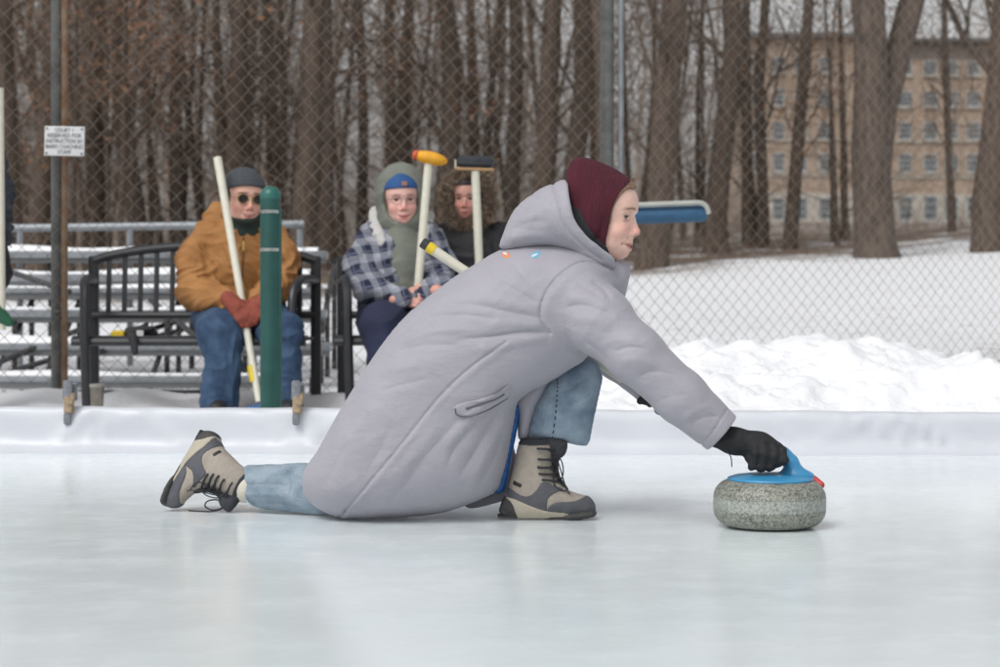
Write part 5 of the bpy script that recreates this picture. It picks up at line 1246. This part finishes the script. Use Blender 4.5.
# sunglasses
sgm = mat('glass_dark', (.018, .012, .010), .12); sgf = mat('gold_frame', (.40, .28, .12), .35, metal=.7)
def glasses(par, O, R, s, rx, rz, lens_m, fr_m, r, lens=True, name='glasses', zc=-.010):
    W = lambda p: np.array(O)+R @ (np.array(p, float)*s)
    root = None
    for sd in (-1, 1):
        c_ = np.array([.097, sd*.033, zc]); ring = [c_+np.array([-.22*abs(rx*cos(a))*(.3+sd*cos(a)*.7), rx*cos(a), rz*sin(a)]) for a in np.linspace(0, 2*pi, 22)[:-1]]
        o = MB().tube([W(p) for p in ring], r, 5, closed=True).build(name if root is None else 'rim', fr_m, root or par); root = root or o
        if lens:
            pts = [W(p) for p in ring]; n = len(pts); cc = W(c_); d_ = R @ np.array([.002, 0, 0]); MB().add([cc+d_]+[p+d_*.3 for p in pts]+[p-d_ for p in pts]+[cc-d_], [(0, 1+i, 1+(i+1) % n) for i in range(n)]+[(2*n+1, n+1+(i+1) % n, n+1+i) for i in range(n)]+[(1+i, n+1+i, n+1+(i+1) % n, 1+(i+1) % n) for i in range(n)]).build('lens', lens_m, root)
        MB().tube([W((.092, sd*(.033+rx), zc+.004)), W((.04, sd*.078, zc+.004)), W((-.02, sd*.080, zc))], r*.8, 5).build('temple', fr_m, root)
    MB().tube([W((.099, -.033+rx, zc+.003)), W((.104, 0, zc+.006)), W((.099, .033-rx, zc+.003))], r, 5).build('bridge', fr_m, root)
glasses(mn, O, R, s, .0235, .0205, sgm, sgf, .0016, name='sunglasses')
shm = mat('shoe_dark', (.02, .02, .022), .6)
shoe(mn, 221, 9.46, shm, 0); shoe(mn, 287, 9.46, shm, 8)

# ---- person in the plaid jacket
pp = thing('person', (P(400, 400, 9.8)[0], 9.8, .02), 'seated person in a blue and white plaid jacket, sage green hood and glasses', 'person')
O = P(401.0, 198.0, 9.88); R = frame(-80, 2, 2); s = 1.10
inner = [C((400, 222, 9.94, 12), (400, 258, 9.94, 28), (400, 310, 9.98, 32)), C((378, 322, 9.98, 20), (384, 330, 9.5, 16), (384, 400, 9.45, 10)), C((418, 322, 9.98, 20), (430, 330, 9.5, 16), (434, 400, 9.45, 10)), C((378, 242, 9.95, 8), (364, 276, 9.84, 8), (398, 297, 9.62, 6)), C((424, 244, 9.95, 8), (438, 276, 9.82, 8), (427, 294, 9.64, 6))]
lo, hi = bb(inner); fpn = union([chain(c_, .02) for c_ in inner], .02)
fp = body(pp, O, R, s, .0042, [(fpn, lo, hi, .014)], s2l(224, 180, 168), s2l(214, 134, 126), s2l(186, 98, 98), s2l(90, 66, 54), browk=.6, smile=1.1)
eyes(pp, O, R, s)
# plaid
pm = mat('plaid', (.1, .1, .2), .9, bump=.3, bscale=90); nt = pm.node_tree; b = nt.nodes['Principled BSDF']; tcn = nt.nodes.new('ShaderNodeTexCoord'); mp = nt.nodes.new('ShaderNodeMapping'); nt.links.new(tcn.outputs['Object'], mp.inputs[0]); mp.inputs['Rotation'].default_value = (0, .22, .25)
wn = nt.nodes.new('ShaderNodeVectorMath'); wn.operation = 'ADD'; nt.links.new(mp.outputs[0], wn.inputs[0])
nz = nt.nodes.new('ShaderNodeTexNoise'); nz.inputs['Scale'].default_value = 5; nt.links.new(tcn.outputs['Object'], nz.inputs[0]); sc2 = nt.nodes.new('ShaderNodeVectorMath'); sc2.operation = 'SCALE'; sc2.inputs['Scale'].default_value = .06; nt.links.new(nz.outputs['Color'], sc2.inputs[0]); nt.links.new(sc2.outputs[0], wn.inputs[1])
sx_ = nt.nodes.new('ShaderNodeSeparateXYZ'); nt.links.new(wn.outputs[0], sx_.inputs[0])
def bars(v, per, lo_, hi_): return ramp(nt, mth(nt, 'SINE', mth(nt, 'MULTIPLY', v, 2*pi/per)), lo_, hi_)
xx = mth(nt, 'ADD', sx_.outputs['X'], mth(nt, 'MULTIPLY', sx_.outputs['Y'], .6))
bx, bz = bars(xx, .085, -.1, .35), bars(sx_.outputs['Z'], .085, -.1, .35)
wx, wz = bars(xx, .0425, .72, .92), bars(sx_.outputs['Z'], .0425, .72, .92)
c = mixc(nt, mth(nt, 'MULTIPLY', mth(nt, 'ADD', bx, bz), .5), (.014, .018, .045), (.31, .32, .36))
c = mixc(nt, mth(nt, 'MULTIPLY', mth(nt, 'MAXIMUM', wx, wz), .45), c, (.16, .18, .25)); nt.links.new(c, b.inputs['Base Color'])
pj, fpj = cloth('plaid_jacket', [C((400, 228, 9.95, 16), (399, 260, 9.94, 36), (398, 303, 9.96, 38)), C((376, 236, 9.94, 17), (361, 266, 9.86, 17), (370, 289, 9.72, 15), (404, 299, 9.6, 10)), C((426, 238, 9.94, 17), (440, 266, 9.86, 16), (438, 286, 9.74, 14), (424, 297, 9.62, 10))], .03, .0075, pm, pp, .006, 24, 8, cut=union([cone(P(403, 215, 9.74), P(406, 262, 9.72), .090, .082), cone(P(406, 262, 9.72), P(410, 300, 9.70), .082, .06)], .02))
sage = mat('sage_fleece', (.17, .182, .152), .9, var=.12, scale=8, bump=.3, bscale=90)
cloth('hoodie', [C((402, 226, 9.88, 15), (404, 258, 9.90, 25), (404, 292, 9.89, 27))], .02, .0075, sage, pp, .005, 22, 4)
hoodf = sub(union([ell(O+[0, .035, .012], (.132, .135, .166)), ell(O+[0, .03, -.11], (.115, .11, .085))], .04), union([ell(O+[0.004, -.13, -.014], (.100, .15, .124))], 0), .012)
blob('hood', rough(hoodf, .003, 30, 9), O-np.array([.17, .17, .23]), O+np.array([.17, .2, .2]), .0055, sage, pp, sm=2)
fleece = mat('sherpa_white', (.50, .49, .47), .95, bump=.8, bscale=70)
blob('fleece_collar', rough(union([chain(C((376, 214, 9.98, 7), (376, 228, 9.89, 7), (382, 242, 9.82, 5.5)), .01), chain(C((428, 216, 9.98, 6), (427, 230, 9.90, 6), (422, 240, 9.84, 5)), .01), chain(C((376, 214, 9.98, 7), (400, 212, 10.06, 8), (428, 216, 9.98, 6)), .01)], .01), .003, 60, 2), P(350, 262, 9.6), P(450, 195, 10.2), .006, fleece, pp)
capm = mat('cap_blue', (.016, .075, .22), .8, var=.1, scale=20)
blob('cap', inter(lambda X, Y, Z: fp(X, Y, Z)-.010, placef(half((.03, 0, .040), (.10, 0, -1)), O, R, 1)), O-.15, O+.15, .0045, capm, pp)
MB().bbox(P(404.5, 183.5, 9.762), (.026, .004, .022), .0015).build('cap_patch', mat('patch_brown', (.30, .14, .09), .7), [c_ for c_ in kids(pp) if c_.name.startswith('cap')][0])
glasses(pp, O, R, s, .022, .018, None, mat('glasses_frame', (.12, .07, .10), .4), .0014, lens=False)
navy = mat('navy_trousers', (.012, .016, .045), .85, var=.2, scale=10)
cloth('trousers', [C((380, 322, 9.98, 24), (384, 326, 9.50, 24), (386, 360, 9.44, 18), (386, 403, 9.44, 15)), C((418, 322, 9.98, 24), (430, 328, 9.50, 23), (432, 360, 9.44, 18), (434, 403, 9.44, 15)), C((380, 318, 9.98, 22), (418, 318, 9.98, 22))], .02, .0085, navy, pp, .004, 18, 6)
m_sk = mat('hand_skin', s2l(205, 150, 135), .5, var=.05, scale=30)
hand('hand', P(401, 300, 9.60), (.9, -.2, -.05), (-.1, -.9, .4), m_sk, pp, s=1.05, h=.0045)
hand('hand', P(431, 292, 9.62), (-.9, -.2, -.15), (.1, -.9, .4), m_sk, pp, s=1.05, h=.0045, mirror=True)
shoe(pp, 386, 9.44, shm, -4); shoe(pp, 434, 9.44, shm, 6)

# ---- person in the dark coat with a fur hood
fpz = thing('person', (P(470, 400, 10.)[0], 10, .02), 'seated person in a dark grey coat, face framed by a brown fur trimmed hood', 'person')
O = P(466.5, 197, 10.08); R = frame(-96, 3, 0); s = .93
inner = [C((470, 220, 10.1, 11), (472, 260, 10.1, 28), (472, 312, 10.1, 30)), C((455, 322, 10.1, 20), (455, 330, 9.7, 16), (455, 400, 9.65, 9)), C((492, 322, 10.1, 20), (495, 330, 9.7, 16), (495, 400, 9.65, 9)), C((445, 238, 10.1, 10), (438, 285, 10., 9), (472, 300, 9.8, 6)), C((500, 238, 10.1, 10), (508, 285, 10., 9), (482, 302, 9.8, 6))]
lo, hi = bb(inner)
ff = body(fpz, O, R, s, .0045, [(union([chain(c_, .02) for c_ in inner], .02), lo, hi, .014)], s2l(206, 156, 142), s2l(196, 108, 100), s2l(170, 78, 78), s2l(50, 34, 30), browk=.8, smile=.9)
eyes(fpz, O, R, s)
dk = mat('coat_charcoal', (.022, .021, .024), .75, var=.25, scale=14, bump=.3, bscale=80)
cf_, fcf = cloth('coat', [C((470, 232, 10.12, 18), (472, 262, 10.1, 36), (472, 312, 10.1, 38)), C((446, 240, 10.1, 17), (438, 270, 10.0, 15), (444, 292, 9.9, 13), (470, 300, 9.8, 10)), C((498, 240, 10.1, 17), (507, 270, 10.0, 15), (505, 290, 9.9, 13), (484, 302, 9.8, 10)), C((450, 325, 10.1, 22), (453, 332, 9.7, 20)), C((492, 325, 10.1, 22), (496, 332, 9.7, 20))], .03, .0085, dk, fpz, .006, 26, 12)
blob('hood', sub(ell(O+[.01, .05, .0], (.125, .12, .15)), ell(O+[0, -.10, -.01], (.085, .16, .11)), .01), O-np.array([.18, .16, .2]), O+np.array([.18, .2, .2]), .006, dk, fpz)
rs = np.random.RandomState(14); g = MB()
for i in range(5200):
    a = rs.rand()*2*pi; tt = rs.rand(); cx = cos(a); sz_ = sin(a)
    base = O+np.array([.008+.118*cx, -.055+.03*rs.randn()*.5, .0+.132*sz_-.01])
    ph = rs.rand()*2*pi; rad = .022*math.sqrt(rs.rand()); base = base+np.array([cx*cos(ph)*rad, sin(ph)*rad, sz_*cos(ph)*rad])
    d_ = np.array([cx*cos(ph), -.5+.5*sin(ph), sz_*cos(ph)])+.55*rs.randn(3); d_ /= np.linalg.norm(d_); e2 = base+d_*(.026+.028*rs.rand())
    sdv = np.cross(d_, rs.randn(3)); sdv = sdv/np.linalg.norm(sdv)*.0016
    g.add([base+sdv, base-sdv, e2+[0, 0, -.004]], [(0, 1, 2)])
blob('fur_ruff', lambda X, Y, Z: np.sqrt((np.sqrt(((X-O[0]-.008)/.118)**2+((Z-O[2]+.01)/.132)**2)*.125-.125)**2+(Y-O[1]+.055)**2)-.024-.004*wob(X*80, Z*80, 1., 3), O-np.array([.19, .12, .2]), O+np.array([.2, .05, .2]), .006, mat('fur_base', (.085, .058, .042), .95, var=.3, scale=60), fpz)
fro = [c_ for c_ in kids(fpz) if c_.name.startswith('fur_ruff')][0]
g.build('fur_hair', mat('fur_hair', (.17, .12, .085), .9, col2=(.38, .30, .22), scale=40), fro, smooth=False)
blob('hair', inter(lambda X, Y, Z: ff(X, Y, Z)-.010, placef(union([ell((-.01, .065, -.03), (.085, .032, .13)), ell((-.01, -.065, -.03), (.085, .032, .13)), ell((.02, 0, .085), (.09, .08, .035))], .01), O, R, 1)), O-.19, O+.16, .005, mat('hair_black', (.012, .010, .010), .5), fpz)
hand('hand', P(468, 300, 9.8), (.9, -.25, -.05), (0, -.9, .4), m_sk, fpz, s=.98, h=.005); hand('hand', P(492, 298, 9.8), (-.9, -.25, -.1), (0, -.9, .4), m_sk, fpz, s=.98, h=.005, mirror=True)
cloth('trousers', [C((455, 330, 9.95, 20), (455, 334, 9.70, 20), (455, 403, 9.64, 14)), C((492, 330, 9.95, 20), (496, 334, 9.70, 20), (496, 403, 9.64, 14))], .02, .010, navy, fpz)
shoe(fpz, 455, 9.64, shm); shoe(fpz, 496, 9.64, shm)
for px, py in ((446, 262), (496, 258)): fline('pocket_flap', fcf, [(px-7, py), (px, py+1.5), (px+7, py)], .006, dk, cf_, 9.6, 10.3)

# ---- standing person cut by the left edge
ed = thing('person', (P(-38, 400, 9.5)[0], 9.5, .02), 'standing person in a dark jacket cut off by the left edge of the photo', 'person')
O = P(-40, 83, 9.5); R = frame(-70)
inner = [C((-40, 105, 9.5, 12), (-40, 150, 9.5, 26), (-40, 225, 9.5, 27)), C((-54, 230, 9.5, 18), (-56, 320, 9.5, 12), (-56, 400, 9.5, 9)), C((-26, 230, 9.5, 18), (-22, 320, 9.5, 12), (-20, 400, 9.5, 9)), C((-12, 140, 9.48, 10), (0, 195, 9.45, 9), (0, 250, 9.35, 7))]
lo, hi = bb(inner); fe = body(ed, O, R, 1., .006, [(union([chain(c_, .02) for c_ in inner], .02), lo, hi, .016)], s2l(205, 152, 132), s2l(198, 118, 104), s2l(170, 92, 88), s2l(60, 42, 34))
jm = mat('jacket_slate', (.035, .042, .055), .8, var=.3, scale=20, bump=.4, bscale=60)
cloth('jacket', [C((-40, 125, 9.5, 20), (-40, 170, 9.5, 34), (-40, 235, 9.5, 34)), C((-18, 140, 9.48, 17), (-4, 190, 9.44, 16), (0, 240, 9.36, 12)), C((-64, 140, 9.5, 17), (-80, 190, 9.5, 14), (-70, 235, 9.35, 11))], .03, .010, jm, ed, .010, 40, 4)
cloth('trousers', [C((-54, 240, 9.5, 24), (-56, 320, 9.5, 16), (-56, 402, 9.5, 13)), C((-26, 240, 9.5, 24), (-24, 320, 9.5, 16), (-24, 402, 9.5, 13))], .02, .011, navy, ed)
blob('knit_hat', inter(lambda X, Y, Z: fe(X, Y, Z)-.014, half(O+[0, 0, .05], (0, 0, -1))), O-.17, O+.17, .008, shm, ed)
hand('glove', P(-1, 252, 9.36), (.25, -.1, -.95), (.95, -.2, .2), glm, ed, g=.007, s=1.3, h=.006); hand('glove', P(-68, 240, 9.33), (0, -.2, -.95), (-.9, -.2, .2), glm, ed, g=.006, s=1.1, h=.008, mirror=True)
shoe(ed, -56, 9.5, shm); shoe(ed, -24, 9.5, shm)
t = broom(P(1.5, 330, 9.28), P(-.5, 88, 9.28), L(4.2, 9.28), L(4.2, 9.28), 'broom with cream handle and dark green head standing at the left edge of the photo')
blob('head', union([cone(P(-6, 312, 9.28), P(9, 322, 9.28), L(11, 9.28), L(5, 9.28))], 0), P(-30, 345, 9.1), P(30, 290, 9.45), .006, mat('head_green', (.015, .10, .05), .6), t)
